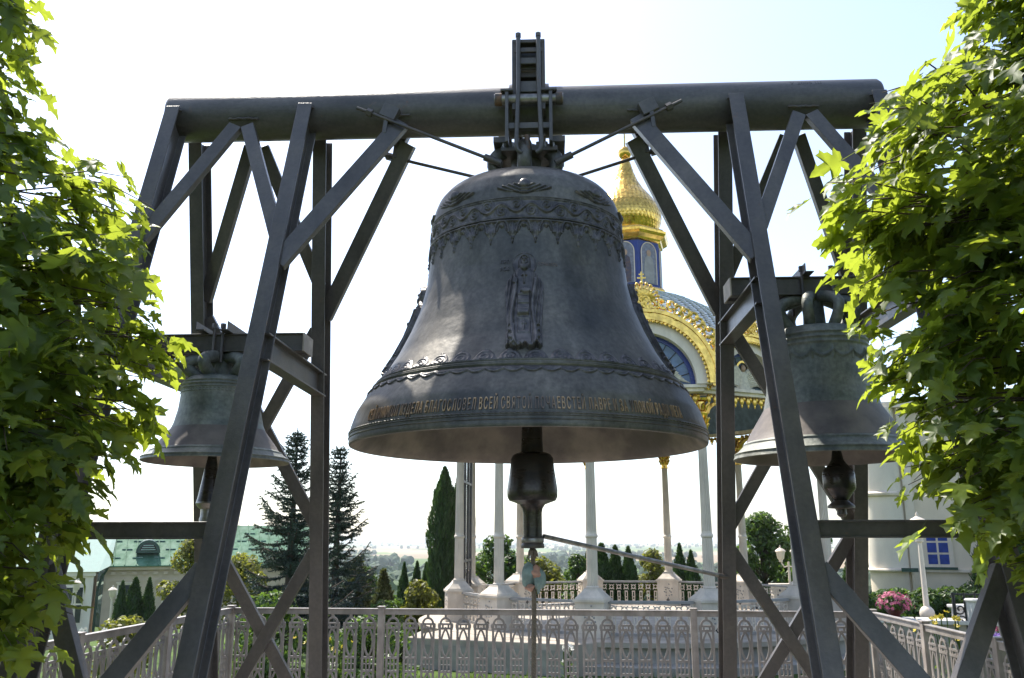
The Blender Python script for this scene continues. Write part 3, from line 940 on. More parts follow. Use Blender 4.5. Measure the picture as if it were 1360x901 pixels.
for sx in (-1, 1):
    hp('clamp_block', MB().box(hx + sx * 0.21 - 0.045, hx + sx * 0.21 + 0.045, -0.22, 0.22, 4.395, 4.44))
    for dx in (-0.06, 0.0, 0.05):
        hp('bolt', MB().tube([(hx + sx * 0.12 + dx, -0.20, 4.36), (hx + sx * 0.12 + dx, -0.20, 4.40)], 0.014, 6), 'bare_steel', 0)
hp('base_plate', MB().box(hx - 0.20, hx + 0.20, -0.21, 0.21, 4.335, 4.372))
hp('eye_rod', MB().tube([(hx - 0.012, -0.27, 4.42), (hx - 0.012, -0.275, 4.27)], 0.020, 12), 'rusty_steel', 0, 40)
# round sleeve on the pipe
sl = MB()
for sx in (-1, 1):
    P = []
    for x in (hx + sx * 0.118, hx + sx * 0.145):
        P.append([(x, (RP + 0.022) * math.cos(a), ZP + (RP + 0.022) * math.sin(a)) for a in np.linspace(0, 2 * math.pi, 49)])
    sl.grid(np.array(P))
    sl.grid(np.array([[(hx + sx * 0.145, q * math.cos(a), ZP + q * math.sin(a)) for a in np.linspace(0, 2 * math.pi, 49)] for q in (RP, RP + 0.022)]))
hp('sleeve', sl, 'frame_paint', 0, 40)

# tie rods from the pipe brackets to the crown
for s, sy, lab in ((-1, -1, 'thin front tie rod from pipe bracket to bell crown, left side'), (-1, 1, 'thin rear tie rod behind the pipe, left of the bell crown'),
                   (1, -1, 'thin front tie rod from pipe bracket to bell crown, right side'), (1, 1, 'thin rear tie rod in front of the golden dome, right of the crown')):
    if sy < 0:
        p0, p1 = vec((s * 1.16 - 0.05, -0.245, 4.675)), vec((s * 0.21 + 0.02, -0.20, 4.25))
    else:
        p0, p1 = vec((s * 1.10 - 0.05, 0.22, 4.535)), vec((s * 0.25 + 0.02, 0.14, 4.25))
    d = unit(p1 - p0)
    t = thing('tie_rod', lab, 'tie rod', tuple(p0), 0, 'tie rods of the great bell')
    obj('rod', MB().tube([p0, p1], 0.0125, 12), 'steel_dark', t, smooth=40)
    c = p0 + d * 0.10
    obj('nut', MB().tube([c - d * 0.02, c + d * 0.02], 0.03, 6), 'steel_dark', t)
    c = p1 - d * 0.06
    obj('socket', MB().tube([c - d * 0.05, c + d * 0.08], 0.026, 10), 'steel_dark', t, smooth=40)

# rod that holds the clapper from the rear right leg
rod = thing('clapper_stay', 'long thin steel stay reaching from the clapper tip to the rear right leg', 'stay', (0.09, -0.02, 1.665))
p0, p1 = vec((0.10, -0.01, 1.668)), vec((1.44, 1.02, 1.375))
obj('stay_rod', MB().tube([p0, p1], 0.015, 12), 'bare_steel', rod, smooth=40)
d = unit(p1 - p0)
obj('stay_hook', MB().tube([p1 - d * 0.03, p1 + d * 0.05, p1 + d * 0.06 + vec((0.03, 0.02, 0.0))], 0.019, 10), 'steel_dark', rod, smooth=40)

# bell rope with a rag tied into it
rope = thing('bell_rope', 'twisted brown rope hanging from the clapper with a knotted rag', 'rope', (0.028, 0, 0.35))
t = np.linspace(0, 1, 160)
for q in range(3):
    ph = q * 2 * math.pi / 3
    pts = np.stack([0.028 + 0.006 * np.sin(t * 5) + 0.008 * np.cos(t * 150 + ph), 0.008 * np.sin(t * 150 + ph), 1.59 - 1.22 * t], -1)
    obj('strand', MB().tube(pts, 0.0095, 6), 'rope_fibre', rope, smooth=True)
kn = MB()
for q in range(7):
    a = q * 0.9
    kn.tube([(0.028 + 0.01 * math.cos(a), 0.01 * math.sin(a), 1.585), (0.028 + 0.022 * math.cos(a), 0.022 * math.sin(a), 1.565), (0.028 + 0.034 * math.cos(a), 0.034 * math.sin(a), 1.535 - 0.01 * (q % 3))], [0.012, 0.011, 0.004], 6)
obj('frayed_knot', kn, 'rope_fibre', rope, smooth=True)
def lump(c, sc, seed):
    b = MB().ball((0, 0, 0), 1, 20, 14)
    v = b.v[0]; rs = np.random.default_rng(seed)
    for _ in range(6):
        k = rs.normal(size=3) * 3.5
        v = v * (1 + 0.09 * np.sin(v @ k + rs.uniform(0, 6)))[:, None]
    return MB().add(v * vec(sc) + vec(c), b.f)
obj('rag', lump((0.000, -0.02, 1.42), (0.048, 0.045, 0.085), 1), 'cloth_green', rope, smooth=True)
obj('rag', lump((0.066, -0.018, 1.40), (0.034, 0.04, 0.075), 2), 'cloth_green', rope, smooth=True)
obj('rag', lump((0.046, -0.042, 1.435), (0.034, 0.03, 0.045), 3), 'cloth_orange', rope, smooth=True)
obj('rag', lump((0.010, -0.040, 1.345), (0.030, 0.03, 0.022), 4), 'cloth_orange', rope, smooth=True)

# ------------------------------------------------------------------ the two small bells
def small_bell(name, label, cx, zl, rl, h, loops, rods, lam, mat='bronze_green'):
    """rl lip radius, h height from lip to shoulder"""
    b = thing(name, label, 'bell', (cx, 0, zl))
    shape = [(1.03, 0.30), (1.01, 0.44), (0.97, 0.500), (0.93, 0.525), (0.80, 0.54), (0.62, 0.56), (0.45, 0.605), (0.30, 0.675), (0.18, 0.79), (0.10, 0.90), (0.05, 0.975), (0.0, 1.0)] if lam == 'L' else \
            [(1.02, 0.42), (1.0, 0.50), (0.96, 0.535), (0.86, 0.55), (0.70, 0.565), (0.52, 0.59), (0.36, 0.64), (0.22, 0.74), (0.12, 0.86), (0.05, 0.965), (0.0, 1.0)]
    prof = [(zl + z * h, r * rl) for z, r in shape]
    sf = Surf([(zl + 1.035 * h, 0.15 * rl)] + prof)
    zz = np.linspace(zl + 1.03 * h, zl + 0.004, 90)
    def ring(z):
        f = (z - zl) / h
        e = 0
        for c, a in ((0.045, .010), (0.12, .012), (0.30, .010), (0.33, .010), (0.86, .010), (0.90, .012), (0.94, .010)):
            e += a * math.exp(-((f - c) / 0.010) ** 2)
        return e * rl * 1.6
    o = [(float(np.interp(z, sf.z, sf.r)) + ring(z), float(z)) for z in np.linspace(zl + 1.03 * h, zl + 0.004, 260)]
    body = MB().lathe([(0.01, zl + 1.04 * h)] + o + [(rl * 0.985, zl)], 140, (cx, 0, 0))
    obj('bell_body', body, mat, b, smooth=40)
    inn = MB().lathe([(rl * 0.985, zl), (rl * 0.93, zl + 0.02 * h), (rl * 0.80, zl + 0.2 * h), (rl * 0.58, zl + 0.45 * h), (rl * 0.47, zl + 0.8 * h), (0.02, zl + 0.95 * h)], 90, (cx, 0, 0))
    obj('bell_interior', inn, 'bronze_inner', b, smooth=60)
    if lam == 'R':           # garland of hanging swags under the shoulder
        def swag(T, v):
            n = 16
            x = ((T * n / (2 * math.pi)) % 1.0 - 0.5) * 2
            c = 0.25 + 0.45 * x ** 2
            return 0.012 * np.exp(-((v - c) / 0.14) ** 2) * (0.6 + 0.4 * np.sin(T * 260 + v * 30)) + 0.010 * np.exp(-(((np.abs(x) - 1) / 0.14) ** 2 + ((v - 0.5) / 0.4) ** 2)) - 0.002
        strip('garland_band', zl + 0.72 * h, zl + 0.83 * h, 20, 900, swag, 'bronze_green', b, sf, 0.001, (cx, 0, 0))
    else:
        strip('ornament_band', zl + 0.80 * h, zl + 0.87 * h, 14, 700, lambda T, v: 0.005 * (0.5 + 0.5 * np.sin(T * 66)) * (0.5 + 0.5 * np.sin(v * 15)), 'bronze_green', b, sf, 0.001, (cx, 0, 0))
    ch = 0.15 if lam == 'L' else 0.235
    cr = MB()
    ztop = zl + 1.03 * h
    for q in range(loops):
        a = q * 2 * math.pi / loops + 0.35
        pts = []
        for t in np.linspace(0, 1, 14):
            r = ((0.30 + 0.22 * math.sin(math.pi * min(1, t * 1.15)) - 0.22 * t ** 3) if lam == 'L' else (0.33 + 0.13 * math.sin(math.pi * min(1, t * 1.2)) - 0.24 * t ** 3.5)) * rl
            pts.append((cx + r * math.cos(a), r * math.sin(a), ztop - 0.01 + ch * (1 - (1 - t) ** 1.6)))
        cr.tube(pts, 0.062 * rl if lam == 'R' else 0.085 * rl, 10)
    cr.lathe([(0.13 * rl, ztop - 0.01), (0.11 * rl, ztop + ch), (0.02, ztop + ch + 0.01)], 14, (cx, 0, 0))
    obj('crown', cr, mat, b, smooth=50)
    for sx in (-1, 1):
        rd = MB()
        rd.tube([(cx + sx * 0.10 * (1 if lam == 'R' else 0.3), -0.13, ztop + ch * 0.55), (cx + sx * 0.10 * (1 if lam == 'R' else 0.3), -0.13, rods)], 0.011, 8)
        rd.tube([(cx + sx * 0.10 * (1 if lam == 'R' else 0.3), -0.13, rods - 0.035), (cx + sx * 0.10 * (1 if lam == 'R' else 0.3), -0.13, rods + 0.0)], 0.019, 6)
        obj('hanger_rod', rd, 'steel_dark', b, smooth=40)
        rd = MB().tube([(cx + sx * 0.10 * (1 if lam == 'R' else 0.3), 0.13, ztop + ch * 0.55), (cx + sx * 0.10 * (1 if lam == 'R' else 0.3), 0.13, rods)], 0.011, 8)
        obj('hanger_rod', rd, 'steel_dark', b, smooth=40)
    return b
lb = small_bell('small_bell', 'smaller greenish bronze bell behind the left tower legs', -2.14, 2.165, 0.49, 0.575, 6, 3.115, 'L')
rb = small_bell('small_bell', 'weathered bronze bell with garland band hung in the right tower', 1.985, 2.165, 0.60, 0.86, 8, 3.47, 'R')
# clappers of the small bells
cx = -2.17
c = obj('clapper', MB().lathe([(0.02, 2.65), (0.03, 2.2), (0.045, 2.12), (0.06, 2.02), (0.075, 1.93), (0.082, 1.90)], 20, (cx, 0, 0)), 'clapper_iron', lb, smooth=40)
obj('clapper_ball', MB().lathe([(0.080, 1.905), (0.085, 1.89), (0.070, 1.865), (0.05, 1.85), (0.05, 1.80), (0.055, 1.79), (0.055, 1.75), (0.01, 1.745)], 20, (cx, 0, 0)), 'bare_steel', c, smooth=40)
cx = 2.06
c = obj('clapper', MB().lathe([(0.02, 2.9), (0.03, 2.22), (0.04, 2.16), (0.06, 2.13), (0.098, 2.09), (0.100, 2.07)], 24, (cx, 0, 0)), 'clapper_iron', rb, smooth=40)
obj('clapper_ball', MB().lathe([(0.098, 2.075), (0.103, 2.065), (0.103, 1.975), (0.098, 1.965), (0.05, 1.90), (0.045, 1.895)], 24, (cx, 0, 0)), 'clapper_iron', c, smooth=30)
obj('clapper_tip', MB().lathe([(0.045, 1.895), (0.085, 1.86), (0.085, 1.845), (0.03, 1.84), (0.03, 1.825), (0.032, 1.805), (0.02, 1.79), (0.002, 1.785)], 20, (cx, 0, 0)), 'steel_dark', c, smooth=30)
# ------------------------------------------------------------------ cast fence round the terrace
fence = thing('ornamental_fence', 'beige cast metal fence of oval lattice panels round the bell frame', 'fence', (0, 2.6, 0))
def arc_bar(mb, c, r, a0, a1, n, w, t, sx=1.0, sz=1.0):
    """flat bar bent along an arc in the XZ plane; w its width, t its thickness"""
    A = np.linspace(a0, a1, n + 1)
    V, F = [], []
    for a in A:
        ux, uz = math.cos(a), math.sin(a)
        for rr, y in ((r - w / 2, -t / 2), (r + w / 2, -t / 2), (r + w / 2, t / 2), (r - w / 2, t / 2)):
            V.append((c[0] + rr * ux * sx, y, c[1] + rr * uz * sz))
    for i in range(n):
        for j in range(4):
            F.append((i * 4 + j, i * 4 + (j + 1) % 4, i * 4 + 4 + (j + 1) % 4, i * 4 + 4 + j))
    F += [(0, 1, 2, 3), tuple(n * 4 + j for j in (3, 2, 1, 0))]
    mb.add(V, F)
def fence_panel_mesh():
    m = MB()
    T = 0.016
    def b(x0, x1, z0, z1, t=T):
        m.box(x0, x1, -t / 2, t / 2, z0, z1)
    hw = 0.055                                   # half distance between the two uprights
    z0, z1 = 0.06, 0.925
    zc = (z0 + z1) / 2
    for s in (-1, 1):
        b(s * hw - 0.010, s * hw + 0.010, 0.115, 0.87, 0.014)
    for up in (-1, 1):
        zz = lambda q: zc + up * q
        def bb(x0, x1, q0, q1, t=T):
            a, c = zz(q0), zz(q1)
            b(x0, x1, min(a, c), max(a, c), t)
        h = (z1 - z0) / 2
        bb(-0.012, 0.012, h - 0.008, h + 0.022)                     # stud to the rail
        # ring on top
        c = zz(h - 0.058)
        arc_bar(m, (0, c), 0.048, 0 if up > 0 else math.pi, math.pi if up > 0 else 2 * math.pi, 10, 0.019, T * 0.9)
        # three-celled box
        bb(-0.070, 0.070, h - 0.072, h - 0.055, 0.018)
        bb(-0.070, 0.070, h - 0.112, h - 0.094, 0.018)
        for x in (-0.066, 0.066, -0.027, 0.027):
            bb(x - 0.008, x + 0.008, h - 0.096, h - 0.066, 0.012)
        # two crossing arcs: a pointed oval
        q0, q1 = h - 0.106, 0.068
        cz = zz((q0 + q1) / 2); hh = (q0 - q1) / 2
        rr = (hh ** 2 + 0.040 ** 2) / (2 * 0.040)
        al = math.asin(min(1, (hh + 0.012) / rr))
        for s in (-1, 1):
            arc_bar(m, (s * (0.040 - rr), cz), rr, (0 if s > 0 else math.pi) - al, (0 if s > 0 else math.pi) + al, 12, 0.017, T * 0.85 - (0.002 if s > 0 else 0))
            b(s * 0.045 - 0.008, s * 0.045 + 0.008, cz - 0.008, cz + 0.008, 0.010)
        bb(-0.0475, 0.0475, 0.050, 0.070, 0.017)
        bb(-0.0475, 0.0475, 0.0, 0.006, 0.012) if up > 0 else None
    for x in (-0.017, 0.017):
        b(x - 0.007, x + 0.007, zc - 0.054, zc + 0.054, 0.012)
    return m
PANEL = mesh_of('lattice_panel', fence_panel_mesh(), 'fence_paint')
def fence_run(A, B, nposts, post_ends=(True, True)):
    A, B = vec((*A, 0)), vec((*B, 0))
    d = unit(B - A); L = np.linalg.norm(B - A)
    ang = math.atan2(d[1], d[0])
    n = np.array([-d[1], d[0], 0])
    # rail: flat cap over a bar
    rl = MB()
    rl.sect(A + vec((0, 0, 0.972)), B + vec((0, 0, 0.972)), [(-0.016, -0.025), (0.016, -0.025), (0.016, 0.02), (-0.016, 0.02)], n, (0, 0, 1))
    r0 = obj('rail', rl, 'fence_paint', fence, bevel=0.003)
    rc = MB().sect(A - d * 0.02 + vec((0, 0, 0.9985)), B + d * 0.02 + vec((0, 0, 0.9985)), [(-0.026, -0.006), (0.026, -0.006), (0.026, 0.004), (-0.026, 0.004)], n, (0, 0, 1))
    obj('rail_cap', rc, 'fence_paint', r0, bevel=0.002)
    lr = MB().sect(A + vec((0, 0, 0.045)), B + vec((0, 0, 0.045)), [(-0.014, -0.014), (0.014, -0.014), (0.014, 0.014), (-0.014, 0.014)], n, (0, 0, 1))
    obj('lower_rail', lr, 'fence_paint', fence)
    ps = [L * i / (nposts - 1) for i in range(nposts)]
    for i, q in enumerate(ps):
        if (i == 0 and not post_ends[0]) or (i == nposts - 1 and not post_ends[1]):
            continue
        p = A + d * q
        pm = MB().sect(p + vec((0, 0, 0.0)), p + vec((0, 0, 1.012)), [(-0.030, -0.030), (0.030, -0.030), (0.030, 0.030), (-0.030, 0.030)], d, n)
        po = obj('post', pm, 'fence_post_paint', fence, bevel=0.004)
        cp = MB().sect(p + vec((0, 0, 1.012)), p + vec((0, 0, 1.024)), [(-0.036, -0.036), (0.036, -0.036), (0.036, 0.036), (-0.036, 0.036)], d, n)
        obj('post_cap', cp, 'fence_post_paint', po, bevel=0.003)
    for i in range(nposts - 1):
        a, b = ps[i] + 0.030, ps[i + 1] - 0.030
        k = max(1, int(round((b - a) / 0.172)))
        for j in range(k):
            q = a + (b - a) * (j + 0.5) / k
            p = A + d * q
            o = bpy.data.objects.new('lattice_panel', PANEL)
            COL.objects.link(o)
            o.parent = fence
            o.location = Vector(p) - fence.location + Vector((0, 0, 0.002))
            o.rotation_euler = (0, 0, ang)
CL, CR = (-2.98, 2.84), (3.06, 2.47)
# the back run is set so that its posts stand 2.95 m apart
dB = unit(vec((*CR, 0)) - vec((*CL, 0)))
P1 = vec((*CL, 0)) + dB * 1.50; P2 = P1 + dB * 2.95
fence_run(CL, tuple(P1[:2]), 2, (True, False))
fence_run(tuple(P1[:2]), tuple(P2[:2]), 2, (True, True))
fence_run(tuple(P2[:2]), CR, 2, (False, True))
fence_run((-3.22, -0.95), CL, 4, (True, False))
fence_run(CR, (3.05, -0.95), 4, (False, True))
# ------------------------------------------------------------------ domed pavilion behind
GX, GY, GR = 2.315, 16.547, 4.483
PH = R(2.76)
pav = thing('domed_pavilion', 'round white columned pavilion with scaled roof, gold arches and onion dome', 'pavilion', (GX, GY, -0.9))
PZ = -0.23                                        # platform level
def P3(a, r, z):
    return vec((GX + r * math.cos(a), GY + r * math.sin(a), z))
ANG = [R(10 + 30 * k) + PH for k in range(12)]
# platform of two drums
pl = MB().lathe([(0.02, PZ), (5.35, PZ), (5.42, PZ - 0.01), (5.42, PZ - 0.10), (5.30, PZ - 0.12), (5.30, -1.2)], 96, (GX, GY, 0))
plo = obj('platform', pl, 'platform_stone', pav, smooth=30)
obj('plinth', MB().lathe([(5.305, PZ - 0.12), (5.31, -0.62), (5.55, -0.64), (5.58, -0.66), (5.58, -1.3)], 96, (GX, GY, 0)), 'base_stone', plo, smooth=30)
# landing that runs out to a corner at the left front
cz = PZ - 0.015
corner = [(-2.75, 12.1), (0.6, 10.95), (2.3, 12.4), (-1.6, 15.4)]
lv = [(x, y, cz) for x, y in corner] + [(x, y, -1.3) for x, y in corner]
obj('landing', MB().add(lv, [(0, 1, 2, 3), (0, 4, 5, 1), (1, 5, 6, 2), (2, 6, 7, 3), (3, 7, 4, 0)]), 'platform_stone', plo, bevel=0.02)
obj('landing_skirt', MB().add([(-2.70, 12.06, cz - 0.12), (0.6, 10.90, cz - 0.12), (0.6, 10.90, -1.3), (-2.70, 12.06, -1.3)], [(0, 3, 2, 1)]), 'base_stone', plo)
def local(a, r, z):
    """matrix of a frame standing on the ring at angle a: x tangent, y inward, z up"""
    o = P3(a, r, z)
    x = vec((math.sin(a), -math.cos(a), 0)) * -1.0
    y = vec((-math.cos(a), -math.sin(a), 0))
    M = np.eye(4); M[:3, 0] = np.cross(y, (0, 0, 1)); M[:3, 1] = y; M[:3, 2] = (0, 0, 1); M[:3, 3] = o
    return M
def put(name, mesh, M, parent, label=None):
    o = bpy.data.objects.new(name, mesh)
    COL.objects.link(o)
    o.parent = parent
    o.matrix_basis = world_of(parent).inverted() @ Matrix(M.tolist())
    return o
# meshes used twelve times
ped = MB()
w = 0.30
ped.box(-w, w, -w, w, 0, 0.66)
ped.box(-w - 0.04, w + 0.04, -w - 0.04, w + 0.04, 0, 0.09)
ped.box(-w - 0.03, w + 0.03, -w - 0.03, w + 0.03, 0.66, 0.71)
PED = mesh_of('pedestal', ped, 'white_stone')
flare = []
for i, (ww, z) in enumerate(((0.30, 0.71), (0.29, 0.74), (0.24, 0.79), (0.19, 0.845), (0.16, 0.88), (0.145, 0.92))):
    flare.append([(sx * ww, sy * ww, z) for sx, sy in ((-1, -1), (1, -1), (1, 1), (-1, 1))])
fm = MB()
V = [p for r_ in flare for p in r_]
fm.add(V, [(i * 4 + j, i * 4 + (j + 1) % 4, i * 4 + 4 + (j + 1) % 4, i * 4 + 4 + j) for i in range(len(flare) - 1) for j in range(4)])
FLARE = mesh_of('pedestal_cap', fm, 'white_stone')
# tracery panel on the pedestal: ring of lobes and a small cross-shaped recess
tr = MB()
for q in range(14):
    a = q * 2.399
    r_ = 0.045 + 0.03 * (q % 3)
    tr.ball((r_ * 1.6 * math.cos(a) * 0.8, -w - 0.002, 0.40 + r_ * 1.9 * math.sin(a)), 0.022, 6, 4, (1, 0.5, 1))
TRAC = mesh_of('pedestal_ornament', tr, 'grey_rail', smooth=True)
cr = MB()
for q in range(4):
    cr.ball((0.028 * math.cos(q * math.pi / 2), -w - 0.001, 0.145 + 0.028 * math.sin(q * math.pi / 2)), 0.022, 6, 4, (1, 0.25, 1))
CROSSREC = mesh_of('cross_recess', cr, 'dark_recess', smooth=True)
# fluted shaft
def fluted(r0, r1, z0, z1, n=16):
    V, F = [], []
    m = n * 4
    for i, (r_, z) in enumerate(((r0, z0), (r1, z1))):
        for j in range(m):
            a = 2 * math.pi * j / m
            V.append(((r_ - (0.012 if j % 4 in (1, 2) else 0)) * math.cos(a), (r_ - (0.012 if j % 4 in (1, 2) else 0)) * math.sin(a), z))
    F = [(j, (j + 1) % m, m + (j + 1) % m, m + j) for j in range(m)]
    return MB().add(V, F)
co = MB()
co.merge(fluted(0.112, 0.106, 0.92, 1.92))
co.merge(fluted(0.104, 0.086, 2.02, 4.0))
co.lathe([(0.13, 0.915), (0.135, 0.935), (0.125, 0.955), (0.11, 0.96)], 20)
co.lathe([(0.106, 1.90), (0.122, 1.915), (0.128, 1.94), (0.122, 1.965), (0.108, 1.98), (0.104, 2.03)], 20)
COLM = mesh_of('column', co, 'white_paint', smooth=25)
ca = MB()
ca.lathe([(0.086, 3.96), (0.11, 3.97), (0.11, 4.0), (0.092, 4.01), (0.092, 4.06), (0.10, 4.22), (0.13, 4.36), (0.155, 4.40), (0.155, 4.44), (0.12, 4.46), (0.10, 4.5), (0.105, 4.66), (0.16, 4.69), (0.17, 4.74)], 24)
for row, (zz, rr, n_) in enumerate(((4.08, 0.10, 8), (4.20, 0.115, 8), (4.48, 0.11, 8))):
    for q in range(n_):
        a = 2 * math.pi * (q + 0.5 * row) / n_
        ca.tube([(rr * math.cos(a), rr * math.sin(a), zz), ((rr + 0.02) * math.cos(a), (rr + 0.02) * math.sin(a), zz + 0.08), ((rr + 0.065) * math.cos(a), (rr + 0.065) * math.sin(a), zz + 0.13), ((rr + 0.075) * math.cos(a), (rr + 0.075) * math.sin(a), zz + 0.10)], [0.03, 0.034, 0.026, 0.012], 6)
CAPM = mesh_of('capital', ca, 'gold', smooth=40)
# balustrade piece between two pedestals
span = 2 * GR * math.sin(R(15)) - 2 * w
bal_n = 8
baluster = MB()
def bbx(x0, x1, z0, z1, t=0.03):
    baluster.box(x0, x1, -t / 2, t / 2, z0, z1)
arc_bar(baluster, (0, 0.50), 0.055, 0, 2 * math.pi, 14, 0.022, 0.03)
for q in range(4):
    a = q * math.pi / 2 + math.pi / 4
    baluster.bar((0.03 * math.cos(a), 0, 0.50 + 0.03 * math.sin(a)), (0.105 * math.cos(a), 0, 0.50 + 0.105 * math.sin(a)), 0.024, 0.024, (0, 1, 0))
bbx(-0.045, 0.045, 0.355, 0.385)
for x in (-0.032, 0.032):
    bbx(x - 0.011, x + 0.011, 0.06, 0.356, 0.026)
arc_bar(baluster, (0, 0.25), 0.040, math.pi, 2 * math.pi, 8, 0.018, 0.028)
baluster.ball((0, 0, 0.11), 0.035, 8, 5, (1, 0.5, 1))
BALU = mesh_of('baluster', baluster, 'white_paint')
rail_m = MB().box(-span / 2, span / 2, -0.045, 0.045, 0.62, 0.672)
rail_m.box(-span / 2, span / 2, -0.03, 0.03, 0.0, 0.055)
RAILM = mesh_of('balustrade_rail', rail_m, 'grey_rail')
# kokoshnik: gable arch with gold archivolt, white barrel and lunette
CH = 2 * GR * math.sin(R(15))
RI, RO = 1.13, 1.25
def half_ring(r0, r1, y0, y1, n=36, a0=0, a1=math.pi, zs=1.0):
    m = MB(); V, F = [], []
    for a in np.linspace(a0, a1, n + 1):
        for r_, y in ((r0, y0), (r1, y0), (r1, y1), (r0, y1)):
            V.append((r_ * math.cos(a), y, r_ * math.sin(a) * zs))
    for i in range(n):
        for j in range(4):
            F.append((i * 4 + j, i * 4 + (j + 1) % 4, i * 4 + 4 + (j + 1) % 4, i * 4 + 4 + j))
    F += [(0, 1, 2, 3), tuple(n * 4 + j for j in (3, 2, 1, 0))]
    return m.add(V, F)
ZS = 1.06
barrel = half_ring(0.885, RI + 0.02, -0.16, 0.30, zs=ZS)
BARREL = mesh_of('arch', barrel, 'white_paint', smooth=40)
arch = half_ring(RI, RO, -0.25, -0.155, zs=ZS).merge(half_ring(RI - 0.035, RI + 0.02, -0.28, -0.22, zs=ZS)).merge(half_ring(RO - 0.03, RO + 0.03, -0.285, -0.2, zs=ZS))
for a in np.linspace(0.03, math.pi - 0.03, 46):      # row of drops along the lower edge
    arch.ball(((RI - 0.045) * math.cos(a), -0.25, (RI - 0.045) * math.sin(a) * ZS), 0.036, 6, 4, (1, 0.5, 1.2))
ARCH = mesh_of('archivolt', arch, 'gold', smooth=40)
orn = MB()
rs = np.random.default_rng(5)
def curl(c, ang, size, flip, y):
    t = np.linspace(0, 1, 10)
    r_ = size * (1 - 0.82 * t); a = flip * t * 5.2
    px = size - r_ * np.cos(a); pz = r_ * np.sin(a)
    x = c[0] + px * math.cos(ang) - pz * math.sin(ang); z = c[1] + px * math.sin(ang) + pz * math.cos(ang)
    orn.tube(np.stack([x, np.full_like(x, y) - 0.02 * np.sin(t * 3), z], -1), list(0.030 * (1 - 0.55 * t)), 5)
for a in np.linspace(0.02, math.pi - 0.02, 34):
    for lay in range(2):
        rr = RO - 0.03 + 0.11 * lay
        c = (rr * math.cos(a + 0.03 * lay), rr * math.sin(a + 0.03 * lay) * ZS)
        curl(c, a + rs.uniform(-0.5, 0.5) + (0.8 if lay else -0.4), 0.085 + 0.03 * rs.random(), 1 if (int(a * 20) + lay) % 2 else -1, -0.22 - 0.03 * lay)
    rr = RO + 0.20
    orn.ball((rr * math.cos(a), -0.20, rr * math.sin(a) * ZS), 0.05, 6, 5, (0.8, 0.5, 1.0))
top = (RO + 0.1) * ZS                                 # crest: fan of leaves with a cross
for q in range(13):
    a = math.pi / 2 + (q - 6) * 0.24
    L = 0.34 - 0.012 * abs(q - 6)
    b0 = vec((0, -0.22, top + 0.05))
    dd = vec((math.cos(a), 0, math.sin(a)))
    orn.tube([b0 + dd * 0.05, b0 + dd * L * 0.6 + vec((0, -0.05, 0)), b0 + dd * L + vec((0, -0.01, 0))], [0.02, 0.045, 0.012], 5)
    orn.ball(tuple(b0 + dd * (L + 0.02)), 0.035, 6, 4)
for q in range(9):
    curl((0.06 * (q - 4), top - 0.02), math.pi / 2 + (q - 4) * 0.4, 0.12, 1 if q % 2 else -1, -0.26)
orn.box(-0.013, 0.013, -0.235, -0.205, top + 0.3, top + 0.62)
orn.box(-0.075, 0.075, -0.236, -0.206, top + 0.49, top + 0.516)
orn.box(-0.045, 0.045, -0.237, -0.207, top + 0.56, top + 0.580)
ORN = mesh_of('gilded_foliage', orn, 'gold_leaf', smooth=60)
lu = MB()
n_ = 40
V = [(0, 0, 0)] + [(0.875 * math.cos(a), 0, 0.875 * math.sin(a) * ZS) for a in np.linspace(0, math.pi, n_ + 1)]
V2 = [(x, y + 0.06, z) for x, y, z in V]
N = len(V)
lu.add(V + V2, [(0, i + 1, i) for i in range(1, N - 1)] + [(N, N + i, N + i + 1) for i in range(1, N - 1)] + [(i, i + 1, N + i + 1, N + i) for i in range(1, N - 1)])
LUN = mesh_of('lunette', lu, 'lunette_teal')
LUNB = mesh_of('lunette', lu, 'lunette_blue')
bo = half_ring(0.81, 0.89, -0.035, 0.095, zs=ZS)
BORD = mesh_of('lunette_border', bo, 'blue_enamel', smooth=40)
mu = MB()
for q in range(1, 12):
    a = math.pi * q / 12
    for yy in (-0.008, 0.068):
        mu.bar((0.2 * math.cos(a), yy, 0.2 * math.sin(a)), (0.82 * math.cos(a), yy, 0.82 * math.sin(a) * ZS), 0.012, 0.016, (0, 1, 0))
for yy in (-0.012, 0.058):
    mu.merge(half_ring(0.60, 0.615, yy, yy + 0.012, zs=ZS))
MULL = mesh_of('lunette_tracery', mu, 'dark_recess')
wg = MB()                                             # two spread wings built of long feathers
for s in (-1, 1):
    for yy, sg in ((-0.03, -1), (0.09, 1)):
        for q in range(9):
            t = q / 8
            base = vec((s * 0.05, yy, 0.10 + 0.34 * (1 - t)))
            tip = vec((s * (0.42 + 0.36 * t), yy + sg * 0.02, 0.05 + 0.46 * (1 - t) ** 1.4))
            mid = (base + tip) / 2 + vec((0, 0, 0.12))
            wg.tube([base, mid, tip], [0.03, 0.055, 0.008], 5)
WING = mesh_of('wing_relief', wg, 'wing_cream', smooth=60)
hd = MB()
for yy, sg in ((-0.05, -1), (0.11, 1)):
    hd.ball((0, yy, 0.56), 0.085, 12, 8, (0.8, 0.5, 1.1))
HEAD = mesh_of('painted_head', hd, 'icon_skin', smooth=True)
rb_ = MB()
for yy in (-0.045, 0.105):
    rb_.lathe([(0.20, 0.0), (0.19, 0.12), (0.13, 0.34), (0.12, 0.42), (0.05, 0.48), (0.01, 0.49)], 14, (0, yy, 0))
    for q in range(9):
        a = math.pi * (q + 0.5) / 9
        rb_.tube([(0, yy, 0.02), (0.16 * math.cos(a), yy, 0.14 * math.sin(a) + 0.02), (0.34 * math.cos(a), yy, 0.22 * math.sin(a) + 0.02)], [0.02, 0.045, 0.01], 5)
